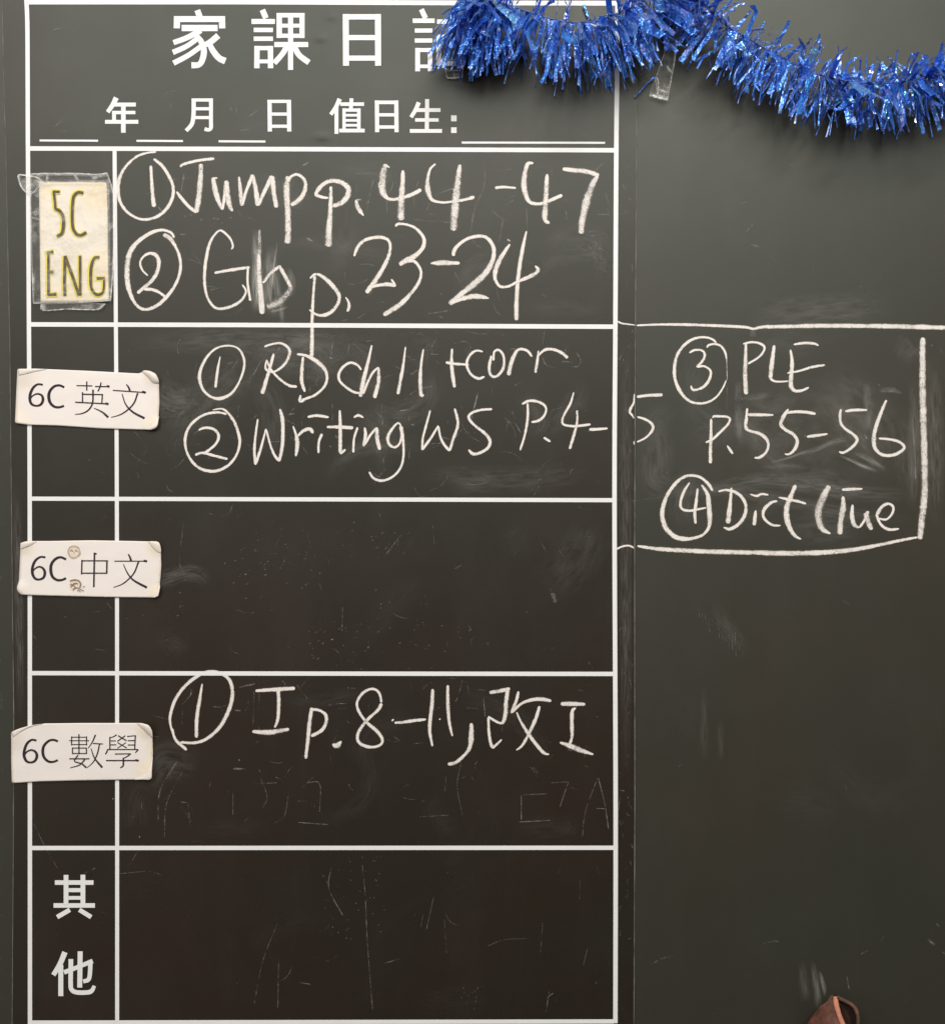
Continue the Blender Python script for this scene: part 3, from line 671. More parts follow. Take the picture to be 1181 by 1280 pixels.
gh += [Hh([(330, 115), (372, 120)], 9, .45), Hh([(200, 125), (250, 150)], 8, .3), Hh([(228, 222), (265, 200)], 9, .34), Hh([(450, 60), (510, 50), (540, 75), (520, 120)], 7, .27), Hh([(920, 130), (935, 170), (985, 190)], 8, .26), Hh([(1020, 155), (1080, 160)], 9, .34), Hh([(1060, 180), (1105, 182), (1120, 150), (1100, 110)], 8, .28), Hh([(580, 320), (560, 400)], 10, .35), Hh([(185, 365), (250, 310), (340, 285)], 8, .24), Hh([(740, 95), (770, 90), (790, 130)], 8, .3)]
gh += [J([(970, 28), (945, 130), (930, 205)], 9, .45), J([(490, 140), (550, 130), (580, 105)], 9, .34), J([(555, 140), (545, 200)], 9, .26), J([(560, 222), (580, 230)], 10, .5), J([(340, 145), (385, 190), (380, 230)], 9, .25), J([(750, 300), (800, 315), (840, 295), (870, 255)], 8, .25), J([(890, 275), (960, 272)], 8, .26), J([(900, 588), (960, 595), (1030, 582)], 8, .26), J([(550, 390), (548, 445)], 7, .34), J([(1130, 180), (1181, 220)], 8, .28), J([(95, 290), (105, 310)], 10, .4)]
gh += [K([(20, 215), (70, 240), (120, 320)], 8, .28), K([(60, 200), (100, 230)], 8, .3), I([(540, 160), (600, 110)], 8, .3), I([(470, 30), (455, 130)], 8, .3), I([(830, 108), (875, 100)], 10, .4), I([(820, 150), (900, 190)], 9, .25), I([(700, 310), (765, 305)], 9, .34), I([(120, 255), (180, 215), (210, 150)], 10, .26), I([(0, 140), (60, 80)], 9, .25), I([(1130, 340), (1150, 345)], 10, .5)]
gh += [Lz([(450, 132), (540, 112)], 11, .4), Lz([(425, 262), (460, 265)], 9, .5), Lz([(175, 135), (178, 180)], 8, .3), Lz([(350, 240), (355, 270)], 8, .3), Lz([(695, 95), (715, 118)], 11, .35), Lz([(415, 595), (465, 598)], 9, .5), Lz([(1060, 135), (1110, 138)], 8, .35), Lz([(955, 235), (1010, 225)], 8, .3), Lz([(565, 600), (568, 615)], 8, .5), Lz([(448, 540), (452, 550)], 10, .5), Lz([(525, 455), (560, 440)], 8, .3), Lz([(535, 150), (530, 340)], 6, .2), Lz([(565, 170), (560, 250)], 7, .22), Lz([(300, 240), (340, 245), (390, 232)], 7, .24)]
gh += [M([(425, 475), (480, 510), (560, 528), (640, 522)], 7, .3), M([(935, 60), (900, 180), (880, 220)], 8, .24), M([(960, 65), (985, 160)], 8, .22), M([(1088, 190), (1100, 330)], 8, .4), M([(85, 115), (110, 118)], 9, .5), M([(22, 232), (75, 234)], 8, .4), M([(80, 360), (100, 378)], 9, .35), M([(240, 240), (240, 300)], 6, .3), M([(960, 265), (1060, 270)], 7, .2), M([(1040, 130), (1110, 135)], 7, .2), N([(560, 500), (640, 520)], 8, .25), N([(940, 325), (990, 330)], 7, .22), N([(860, 140), (900, 135)], 8, .2)]
# fainter old writing low in the fourth and fifth rows (zoom of the lower half)
V2 = region(150, 940, .53345)
gh += [V2([(437, 72), (468, 75), (468, 140)], 2.2, .4), V2([(418, 165), (488, 170)], 2.5, .5), V2([(395, 100), (385, 150), (360, 168)], 2, .28), V2([(330, 60), (345, 105), (335, 130)], 2, .3), V2([(265, 95), (265, 150)], 2, .3), V2([(308, 75), (370, 72)], 2, .3), V2([(143, 117), (157, 119)], 2.4, .6), V2([(268, 37), (295, 40)], 2.4, .5),
       V2([(940, 100), (940, 158)], 2.2, .6), V2([(935, 164), (1008, 160)], 2.2, .45), V2([(945, 100), (1000, 98)], 2, .3), V2([(1050, 70), (1030, 130)], 2.2, .5), V2([(1010, 72), (1050, 70)], 2, .3), V2([(1120, 60), (1135, 120), (1144, 180)], 2.2, .6), V2([(1118, 62), (1090, 140), (1083, 200)], 2, .35), V2([(1115, 132), (1140, 133)], 2, .6), V2([(1170, 90), (1181, 91)], 2.5, .5), V2([(1172, 95), (1165, 160)], 2, .3),
       V2([(800, 20), (790, 80), (803, 150)], 2, .3), V2([(700, 152), (770, 148)], 2, .3), V2([(90, 160), (95, 90), (135, 20)], 4, .24), V2([(105, 200), (110, 120), (150, 40)], 3, .22), V2([(160, 120), (165, 175)], 3, .25), V2([(495, 270), (490, 320), (522, 383)], 2.4, .42), V2([(568, 265), (575, 340), (580, 450), (592, 605)], 2.2, .38), V2([(372, 490), (370, 600)], 2.2, .38), V2([(370, 400), (335, 490), (315, 590)], 2, .28), V2([(735, 340), (718, 415)], 2.2, .3),
       V2([(860, 455), (900, 440), (955, 437)], 2, .26), V2([(990, 400), (985, 470)], 2, .26), V2([(1095, 460), (1085, 500)], 2, .3), V2([(1000, 575), (1015, 565)], 3, .5), V2([(1005, 560), (998, 610)], 2.4, .34), V2([(620, 495), (655, 485)], 2.4, .4), V2([(420, 540), (450, 545)], 2.2, .35), V2([(100, 290), (70, 280), (0, 285)], 2, .18), V2([(760, 390), (765, 470)], 2, .2), V2([(1078, 300), (1076, 345)], 2, .28)]
for _ in range(70):
    x, y = rg.choice((rg.gauss(540, 14), rg.gauss(602, 10), rg.gauss(490, 12), rg.gauss(825, 20), rg.gauss(535, 30))), rg.uniform(240, 440)
    if x > 780: y = rg.gauss(570, 14)
    gh.append(V2([(x, y), (x + rg.uniform(-2, 2), y + rg.uniform(1.5, 4))], rg.uniform(1.6, 2.8), rg.uniform(.25, .55)))
V3 = region(150, 620, .53345)
for cx, cy, sx, sy, n in ((310, 140, 30, 60, 40), (420, 150, 60, 30, 30), (560, 90, 60, 20, 16), (520, 340, 60, 30, 34), (720, 320, 60, 50, 34), (590, 290, 40, 40, 16), (140, 200, 40, 60, 16), (640, 120, 20, 20, 8)):
    for _ in range(n):
        x, y = rg.gauss(cx, sx), rg.gauss(cy, sy)
        if 4 < y < 425: gh.append(V3([(x, y), (x + rg.uniform(2, 6), y - rg.uniform(-1, 5))], rg.uniform(1.6, 3.0), rg.uniform(.14, .42)))
gh += [V3([(640, 120), (620, 140), (660, 90)], 2.4, .26), V3([(785, 170), (800, 162)], 3, .4), V3([(468, 205), (472, 220)], 2, .35), V3([(522, 260), (520, 320)], 2.2, .24), V3([(150, 60), (140, 150), (150, 180)], 2.2, .24), V3([(200, 40), (250, 45), (265, 20)], 2.2, .2), V3([(1010, 215), (1020, 250)], 14, .1), V3([(985, 105), (1000, 135)], 2.4, .25)]
gh += [([(160, 1085, 1.1), (175, 1060, 1.1)], .2), ([(43, 1030, 1.0), (55, 1055, 1.0), (72, 1085, 1.0)], .32), ([(120, 1085, 2), (105, 1092, 2)], .25), ([(141, 998, 1.6), (142.5, 999, 1.6)], .9), ([(174.5, 1045, 1.5), (175, 1047, 1.5)], .9),
       HD3([(470, 12), (400, 30), (375, 80)], 6, .24), HD3([(430, 85), (418, 150)], 8, .34), HD3([(765, 100), (770, 140)], 8, .34), HD3([(800, 110), (798, 150)], 6, .26), HD3([(870, 160), (920, 125)], 8, .3), HD3([(800, 240), (860, 235), (950, 200)], 6, .24), ([(65, 145, 1.3), (80, 148, 1.3), (66, 162, 1.3), (86, 164, 1.3)], .26), ([(108, 150, 1.2), (110, 168, 1.2)], .28), ([(65, 38, 3), (80, 34, 3)], .16), ([(720, 160, 1), (740, 175, 1)], .2), ([(635, 152, 1), (636, 158, 1)], .3)]
gh += rand_marks(155, 760, 195, 400, 60, 6, 34, .12, .26)
gh += rand_marks(155, 760, 412, 620, 90, 6, 40, .13, .27)
gh += rand_marks(155, 760, 630, 838, 30, 4, 26, .10, .2)
gh += rand_marks(155, 760, 848, 1055, 55, 4, 26, .12, .24)
gh += rand_marks(155, 760, 1066, 1272, 10, 4, 30, .12, .2, ang=1.6)
gh += rand_marks(42, 142, 420, 1270, 24, 3, 14, .10, .22)
gh += rand_marks(774, 790, 200, 1270, 70, 2, 12, .12, .3, ang=1.6)
ghosts('chalk_residue', SHEET, gh, rg)
gb = []
gb += [O([(779, 480), (775, 680)], 5, .3), Sz([(190, 265), (195, 330), (193, 490)], [10, 16, 6], .35), Sz([(62, 262), (190, 270), (420, 240)], 5, .24), R([(915, 240), (930, 450), (938, 700)], 10, .32), R([(935, 640), (938, 705)], 12, .5), R([(520, 345), (545, 385)], [8, 26], .55), Pz([(730, 480), (745, 488)], 12, .5), Pz([(745, 525), (800, 535), (850, 510)], 20, .2), Pz([(1080, 215), (1100, 230)], 18, .3), Pz([(1140, 230), (1165, 280)], 14, .2), R([(30, 360), (45, 357)], 12, .4), R([(340, 125), (352, 160)], 14, .4), R([(130, 178), (150, 178)], 14, .35), Sz([(770, 200), (800, 208)], 10, .35),
       T([(485, 100), (545, 102)], 10, .35), T([(545, 130), (548, 150)], 10, .35), Q([(440, 20), (450, 50)], 30, .14), Q([(1060, 390), (1080, 398)], 14, .3)]
V4 = region(785, 690, .46098)
gb += [V4([(365, 1062), (395, 1055), (410, 1058)], 3, .34), V4([(60, 1120), (90, 1103), (130, 1095)], [10, 5, 3], .18), V4([(810, 1050), (830, 1065)], 9, .3), V4([(835, 1008), (845, 1018)], 4, .4), V4([(580, 130), (598, 142)], 4, .3), V4([(592, 1148), (598, 1185)], 4, .28), V4([(630, 1090), (650, 1080)], 4, .2), V4([(852, 1085), (858, 1090)], 6, .4)]
for k in range(14):
    x = 190 + k * 9
    gb.append(V4([(x, 150 + k * 6), (x + 3, 200 + k * 5 + rg.uniform(-20, 30))], 3, rg.uniform(.06, .16)))
V5 = region(785, 90, .33531)
gb += [V5([(405, 370), (440, 380)], 5, .24), V5([(410, 490), (440, 485)], 7, .28), V5([(440, 595), (465, 565)], 9, .22), V5([(455, 645), (490, 650)], 10, .22), V5([(600, 345), (615, 348)], 5, .25)]
gb += rand_marks(805, 1175, 200, 700, 25, 5, 40, .06, .18)
gb += rand_marks(805, 1175, 700, 1270, 8, 5, 20, .05, .12)
gb += rand_marks(0.5, 3, 200, 1270, 30, 2, 8, .15, .3, ang=1.6)
ghosts('chalk_residue', BOARD, gb, rg)

def smear(parent, lst, name='chalk_smear'):
    for pts, pr in lst:
        mb = MB()
        stroke(mb, pts, press=pr, lift=0.00004, sub=8, jitter=False, step=3, fade=True)
        mb.build(name, M_SMEAR, parent)
def swipes(n, x0, x1, y0, y1, w0, w1, p0, p1, bend=.9):
    out = []
    for _ in range(n):
        x, y, a, l, k, w = rg.uniform(x0, x1), rg.uniform(y0, y1), rg.uniform(0, math.tau), rg.uniform(70, 170), rg.uniform(-bend, bend), rg.uniform(w0, w1)
        pts = []
        for i in range(5):
            pts.append((min(x1, max(x0, x)), min(y1, max(y0, y)), w * (.6 if i in (0, 4) else 1)))
            x += math.cos(a) * l / 4; y += math.sin(a) * l / 4 * .8; a += k
        if math.dist(pts[0][:2], pts[-1][:2]) > 20: out.append((pts, rg.uniform(p0, p1)))
    return out
smear(SHEET, swipes(9, 170, 750, 215, 385, 22, 44, .035, .06) + swipes(16, 170, 740, 430, 605, 18, 44, .035, .075) + swipes(4, 170, 740, 660, 810, 30, 54, .012, .022) + swipes(8, 170, 740, 870, 1035, 20, 44, .015, .032) + swipes(3, 200, 740, 1090, 1250, 26, 50, .006, .012))
smear(BOARD, swipes(14, 820, 1140, 430, 660, 24, 60, .04, .085, .5) + swipes(4, 830, 1140, 730, 1200, 40, 80, .006, .014, .3) + swipes(4, 830, 1140, 210, 370, 30, 60, .008, .018, .4))
smear(SHEET, [
    Dz([(885, 50), (890, 250), (895, 420), (885, 570)], [50, 70, 80, 60], .75), Dz([(985, 150), (975, 300), (985, 480), (1000, 600)], [50, 110, 140, 90], .42), Dz([(1085, 290), (1110, 380), (1095, 480)], [30, 50, 40], .35), Dz([(1045, 440), (1045, 640)], [40, 40], .35), Dz([(970, 565), (1030, 552), (1085, 532)], 16, .6),
    Dz([(1020, 130), (995, 300), (980, 480)], 14, .7), ([(200, 560, 60), (260, 500, 70), (330, 450, 60)], .07), ([(190, 480, 50), (215, 500, 50), (250, 500, 40)], .12), ([(185, 730, 26), (240, 716, 26), (262, 730, 20)], .12), ([(680, 740, 60), (720, 700, 70), (750, 650, 50)], .04),
    ([(180, 990, 40), (205, 950, 60), (250, 960, 50)], .07), ([(160, 430, 30), (300, 425, 40), (480, 435, 30)], .08), ([(520, 590, 30), (640, 600, 40), (740, 590, 30)], .06), ([(20, 600, 14), (24, 750, 14), (26, 900, 10)], .14), ([(782, 420, 16), (782, 700, 18), (782, 980, 16)], .10)])
smear(BOARD, [
    R([(310, 515), (420, 560), (520, 610), (630, 648)], [14, 30, 44, 34], .55), R([(420, 490), (560, 550), (700, 640)], [20, 60, 44], .34), R([(0, 520), (150, 460), (300, 400), (420, 380)], [26, 50, 60, 30], .26), R([(530, 0), (560, 150), (540, 330)], [70, 90, 60], .16), Pz([(650, 470), (660, 540), (650, 640)], [40, 60, 50], .16), Pz([(740, 520), (820, 520), (900, 545)], [30, 44, 20], .24),
    Q([(410, 60), (420, 250), (420, 400), (460, 480)], [90, 110, 100, 60], .22), Q([(700, 660), (900, 610), (1100, 540), (1181, 520)], [20, 34, 40, 30], .32), Q([(600, 700), (850, 690), (1100, 700)], [40, 60, 60], .10), O([(960, 100), (960, 180)], [30, 60], .22), O([(870, 610), (960, 600), (1100, 580)], [30, 60, 60], .16), O([(860, 480), (850, 640)], [50, 60], .16),
    ([(860, 620, 16), (950, 600, 22), (1060, 615, 24), (1150, 620, 20)], .12), ([(800, 625, 14), (900, 612, 18), (1050, 640, 20), (1140, 650, 14)], .10), ([(1165, 440, 24), (1168, 560, 26), (1168, 660, 20)], .12), ([(1140, 470, 14), (1142, 560, 16), (1140, 640, 12)], .14), ([(930, 400, 40), (1000, 390, 50), (1120, 384, 40)], .08),
    V4([(500, 1110), (510, 1180), (515, 1240)], [14, 26, 22], .26), V4([(518, 1135), (530, 1180), (532, 1205)], [8, 14, 8], .5), V4([(470, 1110), (480, 1220)], [20, 40], .12), V4([(230, 130), (270, 210), (330, 270)], [30, 60, 30], .05), V4([(205, 360), (205, 570)], [20, 30], .06), V4([(250, 450), (250, 570)], [20, 24], .06),
    ([(900, 560, 120), (1000, 540, 160), (1120, 560, 120)], .05), ([(1020, 470, 70), (1080, 520, 90), (1110, 600, 60)], .08)])

# ------------------------------------------------------------------ cards
def smooth01(t):
    t = max(0.0, min(1.0, t)); return t * t * (3 - 2 * t)

def card_mesh(outline, hfun, agefun, rings=22, dense=2.0):
    pts = [(*p, 0) for p in outline] + [(*outline[0], 0)]
    edge = []
    for a, b in zip(pts, pts[1:]):
        n = max(1, int(math.dist(a[:2], b[:2]) / dense))
        edge += [(a[0] + (b[0] - a[0]) * i / n, a[1] + (b[1] - a[1]) * i / n) for i in range(n)]
    # gentle rounding of the traced outline
    m = len(edge)
    edge = [tuple((edge[i - 1][k] + 2 * edge[i][k] + edge[(i + 1) % m][k]) / 4 for k in range(2)) for i in range(m)]
    cx = sum(p[0] for p in edge) / m; cy = sum(p[1] for p in edge) / m
    mb = MB()
    v, at, f = [P(cx, cy, hfun(cx, cy))], [agefun(cx, cy, 0)], []
    for r_ in range(1, rings + 1):
        t = r_ / rings
        for (x, y) in edge:
            X, Y = cx + (x - cx) * t, cy + (y - cy) * t
            v.append(P(X, Y, hfun(X, Y))); at.append(agefun(X, Y, t))
    for i in range(m):
        f.append((0, 1 + i, 1 + (i + 1) % m))
    for r_ in range(rings - 1):
        for i in range(m):
            a = 1 + r_ * m + i; b = 1 + r_ * m + (i + 1) % m
            f.append((a, a + m, b + m, b))
    # make sure the faces look towards the camera
    nrm = (v[f[0][1]] - v[f[0][0]]).cross(v[f[0][2]] - v[f[0][0]])
    if nrm.y > 0: f = [tuple(reversed(q)) for q in f]
    mb.add(v, f, None, at)
    return mb

def lifter(base, corners, wav, seed):
    """height of a card: resting on the sheet, corners (x, y, radius, height) peeled up"""
    def h(x, y):
        z = base + wav * mnoise.noise(Vector((x * .025, y * .04, seed)))
        for cx, cy, r_, a in corners:
            d = math.hypot(x - cx, y - cy)
            if d < r_: z += a * smooth01(1 - d / r_)
        return z
    return h
def ager(corners, edge=0.25):
    def g(x, y, t):
        z = edge * smooth01((t - .93) / .07)
        for cx, cy, r_, a in corners:
            d = math.hypot(x - cx, y - cy)
            if d < r_: z = max(z, a * smooth01((1 - d / r_) * 1.6))
        return z
    return g

def flap(name, parent, pts_in, pts_out, hfun, h1, mat, age=1.0, n=10):
    """a peeled, curled-over corner: a strip from the fold line (pts_in) rolling up to the torn edge (pts_out)"""
    a = catmull([(*p, 0) for p in pts_in], 2.5); b = catmull([(*p, 0) for p in pts_out], 2.5)
    m = 16
    def samp(c, t):
        i = t * (len(c) - 1); k = min(len(c) - 2, int(i)); q = i - k
        return tuple(c[k][j] + (c[k + 1][j] - c[k][j]) * q for j in range(2))
    mb = MB(); v, f, at = [], [], []
    for i in range(m + 1):
        p, q = samp(a, i / m), samp(b, i / m)
        for k in range(n + 1):
            t = k / n
            x, y = p[0] + (q[0] - p[0]) * t, p[1] + (q[1] - p[1]) * t
            z = hfun(x, y) + 0.00025 + h1 * math.sin(t * math.pi * 0.82) * math.sin(math.pi * min(1, max(0, (i + .6) / (m + 1.2)))) ** .6
            v.append(P(x, y, z)); at.append(age * (0.25 + 0.75 * abs(t - .4)))
    for i in range(m):
        for k in range(n):
            c = i * (n + 1) + k
            f.append((c, c + n + 1, c + n + 2, c + 1))
    nrm = (v[f[0][1]] - v[f[0][0]]).cross(v[f[0][2]] - v[f[0][0]])
    if nrm.y > 0: f = [tuple(reversed(q)) for q in f]
    mb.add(v, f, None, at)
    return mb.build(name, mat, parent, attr='age', solid=0.0002)

def zr(x0, y0, s):
    return lambda pts: [(x0 + p[0] * s, y0 + p[1] * s) for p in pts]
CARDS = 'white subject cards stuck down the left column'
def subject_card(label, x0, y0, s, outline, peel, stain, six, rest, seed):
    z = zr(x0, y0, s); r_ = region(x0, y0, s)
    out = z(outline)
    pk = [(x0 + a * s, y0 + b * s, c * s, d) for a, b, c, d in peel]
    st = [(x0 + a * s, y0 + b * s, c * s, d) for a, b, c, d in stain]
    hf = lifter(0.0030, pk, 0.0003, seed)
    cx = sum(p[0] for p in out) / len(out); cy = max(p[1] for p in out)
    root = thing('subject_card', label, 'label card', P(cx, cy, 0.0012), CARDS)
    mb = card_mesh(out, hf, ager(st))
    card = mb.build('card', M_CARD, root, attr='age', solid=0.0007)
    printed('printed_class', root, [r_(*q) for q in six], M_INK, off=hf, lift=0.00018)
    for ch in rest:
        printed('printed_character', root, [r_(*q) for q in ch], M_INK, off=hf, lift=0.00018)
    return root, card, hf, z, r_

root, card, hf, z, r_ = subject_card('white card reading 6C 英文, with torn curling right corners', 0, 450, .17782,
    [(125, 62), (250, 60), (360, 65), (600, 75), (980, 95), (1010, 80), (1050, 74), (1095, 95), (1118, 140), (1122, 300), (1112, 460), (1095, 485), (1030, 490), (700, 480), (400, 460), (200, 455), (108, 442), (112, 350), (118, 200)],
    [(125, 62, 150, .0016), (1110, 100, 120, .0018), (1100, 480, 110, .0014), (108, 442, 120, .0012)], [(140, 75, 190, .5), (1090, 90, 110, .9), (1100, 470, 120, .9), (110, 430, 130, .5), (1120, 300, 60, .5)],
    [([(303, 174), (270, 170), (240, 190), (218, 230), (212, 275), (225, 310), (258, 322), (290, 312), (305, 280), (295, 248), (262, 238), (228, 255), (214, 280)], [14, 14, 18, 20, 20, 18, 14, 18, 20, 16, 12, 10, 10]), ([(454, 192), (420, 178), (385, 185), (355, 215), (345, 255), (355, 300), (385, 328), (420, 332), (452, 322)], [16, 16, 18, 20, 22, 20, 18, 16, 16])],
    [[([(540, 180), (652, 182)], 8), ([(670, 186), (772, 187)], 8), ([(612, 150), (612, 215)], 9), ([(713, 157), (705, 190), (690, 220)], 9), ([(656, 208), (653, 300), (625, 350), (580, 375), (530, 382)], [12, 11, 10, 8, 5]), ([(582, 226), (582, 300)], 9), ([(583, 240), (726, 243)], 8), ([(722, 238), (718, 304)], 9), ([(530, 296), (765, 308)], 8), ([(664, 338), (720, 365), (762, 402)], [5, 10, 16]), ([(752, 182), (772, 187)], 14), ([(742, 304), (765, 309)], 14)],
     [([(889, 170), (905, 190), (915, 217)], [6, 12, 14]), ([(795, 213), (1028, 229)], 8), ([(1000, 222), (1026, 230)], 16), ([(970, 232), (945, 300), (900, 350), (845, 385), (783, 403)], [12, 11, 10, 8, 5]), ([(860, 238), (885, 310), (935, 365), (1018, 410)], [6, 9, 13, 16])]], 1.3)
flap('peeled_corner', card, z([(1000, 84), (1040, 120), (1075, 160), (1118, 165)]), z([(1015, 72), (1060, 78), (1098, 105), (1120, 150)]), hf, .0016, M_CARD, .8)
flap('peeled_corner', card, z([(1025, 488), (1060, 455), (1095, 420), (1118, 395)]), z([(1060, 492), (1090, 482), (1110, 460), (1118, 410)]), hf, .0014, M_CARD, .9)
flap('peeled_corner', card, z([(135, 108), (190, 96), (250, 82), (330, 66)]), z([(128, 64), (180, 62), (250, 61), (330, 64)]), hf, .0005, M_CARD, .6)

root, card, hf, z, r_ = subject_card('white card reading 6C 中文, with two brown worn spots', 10, 665, .17358,
    [(92, 78), (150, 65), (300, 65), (600, 60), (900, 65), (1085, 70), (1102, 110), (1105, 250), (1095, 370), (1080, 465), (1050, 472), (700, 468), (300, 458), (95, 452), (70, 425), (66, 400), (82, 350), (88, 200)],
    [(95, 80, 110, .0014), (1095, 80, 110, .0012), (1085, 465, 100, .0014), (72, 420, 100, .0016)], [(110, 80, 120, .8), (1085, 90, 120, .9), (1095, 440, 110, .9), (1105, 280, 50, .7), (80, 420, 60, .3)],
    [([(272, 182), (235, 180), (200, 205), (180, 250), (178, 295), (195, 332), (225, 342), (258, 328), (268, 292), (255, 262), (225, 250), (190, 270), (179, 300)], [14, 14, 18, 20, 20, 18, 14, 18, 20, 16, 12, 10, 10]), ([(420, 197), (385, 182), (350, 190), (318, 225), (310, 270), (322, 320), (355, 345), (390, 345), (420, 332)], [16, 16, 18, 20, 22, 20, 18, 16, 16])],
    [[([(625, 148), (620, 396)], 12), ([(535, 200), (532, 305)], 10), ([(535, 207), (722, 207)], 8), ([(715, 203), (713, 298)], 11), ([(535, 296), (718, 296)], 8), ([(620, 152), (640, 158)], 10)],
     [([(867, 158), (880, 180), (888, 207)], [6, 12, 14]), ([(768, 210), (1005, 210)], 8), ([(978, 206), (1003, 212)], 16), ([(942, 213), (915, 285), (880, 330), (825, 375), (760, 399)], [12, 11, 10, 8, 5]), ([(833, 233), (865, 300), (910, 350), (1002, 400)], [6, 9, 13, 17])]], 4.7)
flap('peeled_corner', card, z([(92, 125), (130, 112), (170, 95), (210, 68)]), z([(92, 80), (120, 70), (150, 66), (200, 65)]), hf, .0007, M_CARD, .8)
flap('peeled_corner', card, z([(1010, 70), (1050, 120), (1080, 145), (1104, 150)]), z([(1030, 66), (1080, 70), (1098, 95), (1104, 130)]), hf, .0007, M_CARD, .8)
flap('peeled_corner', card, z([(1040, 472), (1070, 430), (1090, 370)]), z([(1060, 473), (1084, 460), (1098, 390)]), hf, .0008, M_CARD, .9)
def disc(cx, cy, rad, hfun, lift, seed, wob=.12):
    o = [(cx + rad * (1 + wob * mnoise.noise(Vector((math.cos(a) * 1.5, math.sin(a) * 1.5, seed)))) * math.cos(a), cy + rad * (1 + wob * mnoise.noise(Vector((math.cos(a) * 1.5, math.sin(a) * 1.5, seed)))) * math.sin(a)) for a in [i * math.tau / 40 for i in range(40)]]
    return card_mesh(o, lambda x, y: hfun(x, y) + lift, lambda x, y, t: 0.3, rings=5, dense=1.0)
sp = disc(10 + 478 * .17358, 665 + 143 * .17358, 8.4, hf, .00025, 2.0).build('worn_spot', M_SPOT, root, attr='age')
disc(10 + 478 * .17358, 665 + 147 * .17358, 6.2, hf, .00042, 5.0).build('pale_centre', M_PALE, sp, attr='age')
printed('brown_fleck', sp, [r_([(452, 140), (460, 128), (470, 142)], 7), r_([(484, 140), (492, 130), (502, 142)], 7), r_([(475, 150), (482, 150)], 6)], M_SPOT2, off=hf, lift=.0006)
sp = disc(10 + 480 * .17358, 665 + 378 * .17358, 6.8, hf, .00025, 9.0, .5).build('worn_spot', M_PALE, root, attr='age')
printed('brown_fleck', sp, [r_([(448, 352), (480, 344), (512, 352), (526, 378), (516, 400)], 9), r_([(450, 375), (475, 385), (490, 405)], 7), r_([(470, 415), (490, 400), (520, 410), (548, 425)], 6), r_([(455, 395), (480, 370), (505, 372)], 8), r_([(500, 425), (510, 415), (525, 432)], 5), r_([(540, 395), (555, 390)], 5)], M_SPOT2, off=hf, lift=.0006)

root, card, hf, z, r_ = subject_card('white card reading 6C 數學, with rounded yellowed right corner', 0, 890, .16935,
    [(85, 150), (130, 128), (220, 100), (330, 85), (600, 82), (1050, 82), (1100, 100), (1125, 140), (1130, 300), (1120, 498), (900, 500), (600, 505), (300, 512), (90, 525), (85, 350)],
    [(85, 150, 160, .0016), (1115, 100, 130, .0020), (1120, 490, 150, .0018)], [(90, 150, 120, .4), (1110, 110, 130, .9), (1120, 450, 150, .9), (1130, 280, 80, .8)],
    [([(272, 210), (235, 205), (200, 235), (182, 285), (180, 325), (198, 362), (230, 372), (262, 358), (275, 322), (262, 292), (230, 280), (195, 298), (182, 328)], [14, 14, 18, 20, 20, 18, 14, 18, 20, 16, 12, 10, 10]), ([(430, 217), (395, 205), (360, 215), (328, 248), (318, 290), (328, 335), (360, 365), (395, 368), (430, 355)], [16, 16, 18, 20, 22, 20, 18, 16, 16])],
    [[([(513, 212), (660, 212)], 7), ([(530, 186), (640, 186)], 7), ([(530, 240), (640, 240)], 7), ([(531, 180), (531, 246)], 8), ([(641, 180), (641, 246)], 8), ([(585, 164), (585, 312)], 9), ([(535, 266), (640, 266)], 7), ([(535, 306), (640, 306)], 7), ([(537, 262), (537, 310)], 8), ([(640, 262), (640, 310)], 8), ([(514, 345), (662, 345)], 8), ([(578, 318), (552, 362), (605, 382), (638, 410)], [9, 8, 9, 13]), ([(628, 350), (590, 390), (520, 412)], [10, 8, 5]),
      ([(707, 168), (685, 220), (653, 268)], [12, 9, 6]), ([(688, 232), (762, 236)], 8), ([(737, 238), (720, 310), (690, 370), (643, 413)], [10, 10, 8, 5]), ([(674, 268), (700, 340), (757, 410)], [6, 10, 16])],
     [([(813, 183), (813, 276)], 9), ([(862, 168), (840, 182), (813, 190)], [10, 7, 6]), ([(815, 213), (858, 213)], 7), ([(815, 242), (860, 242)], 7), ([(1001, 172), (996, 276)], 9), ([(940, 180), (1004, 174)], 7), ([(945, 211), (1000, 211)], 7), ([(945, 243), (998, 243)], 7), ([(874, 174), (936, 212)], 8), ([(927, 174), (868, 216)], 7), ([(870, 226), (938, 266)], 8), ([(932, 226), (868, 268)], 7), ([(794, 277), (1022, 277)], 8), ([(796, 275), (792, 292), (780, 312)], [8, 11, 9]), ([(1022, 277), (1000, 302)], [12, 6]),
      ([(850, 310), (968, 308)], 8), ([(966, 308), (940, 328), (912, 342)], [10, 8, 7]), ([(912, 338), (911, 395), (888, 412)], [11, 12, 6]), ([(785, 358), (1027, 358)], 9), ([(1000, 354), (1026, 360)], 14)]], 8.1)
flap('peeled_corner', card, z([(1010, 84), (1060, 130), (1100, 170), (1128, 190)]), z([(1050, 82), (1098, 98), (1122, 135), (1130, 180)]), hf, .0012, M_CARD, .8)
flap('peeled_corner', card, z([(990, 500), (1060, 465), (1100, 400), (1126, 330)]), z([(1050, 500), (1115, 497), (1123, 440), (1130, 340)]), hf, .0010, M_CARD, .9)
flap('peeled_corner', card, z([(100, 185), (160, 145), (230, 110), (320, 88)]), z([(86, 150), (130, 128), (220, 101), (320, 86)]), hf, .0006, M_CARD, .5)

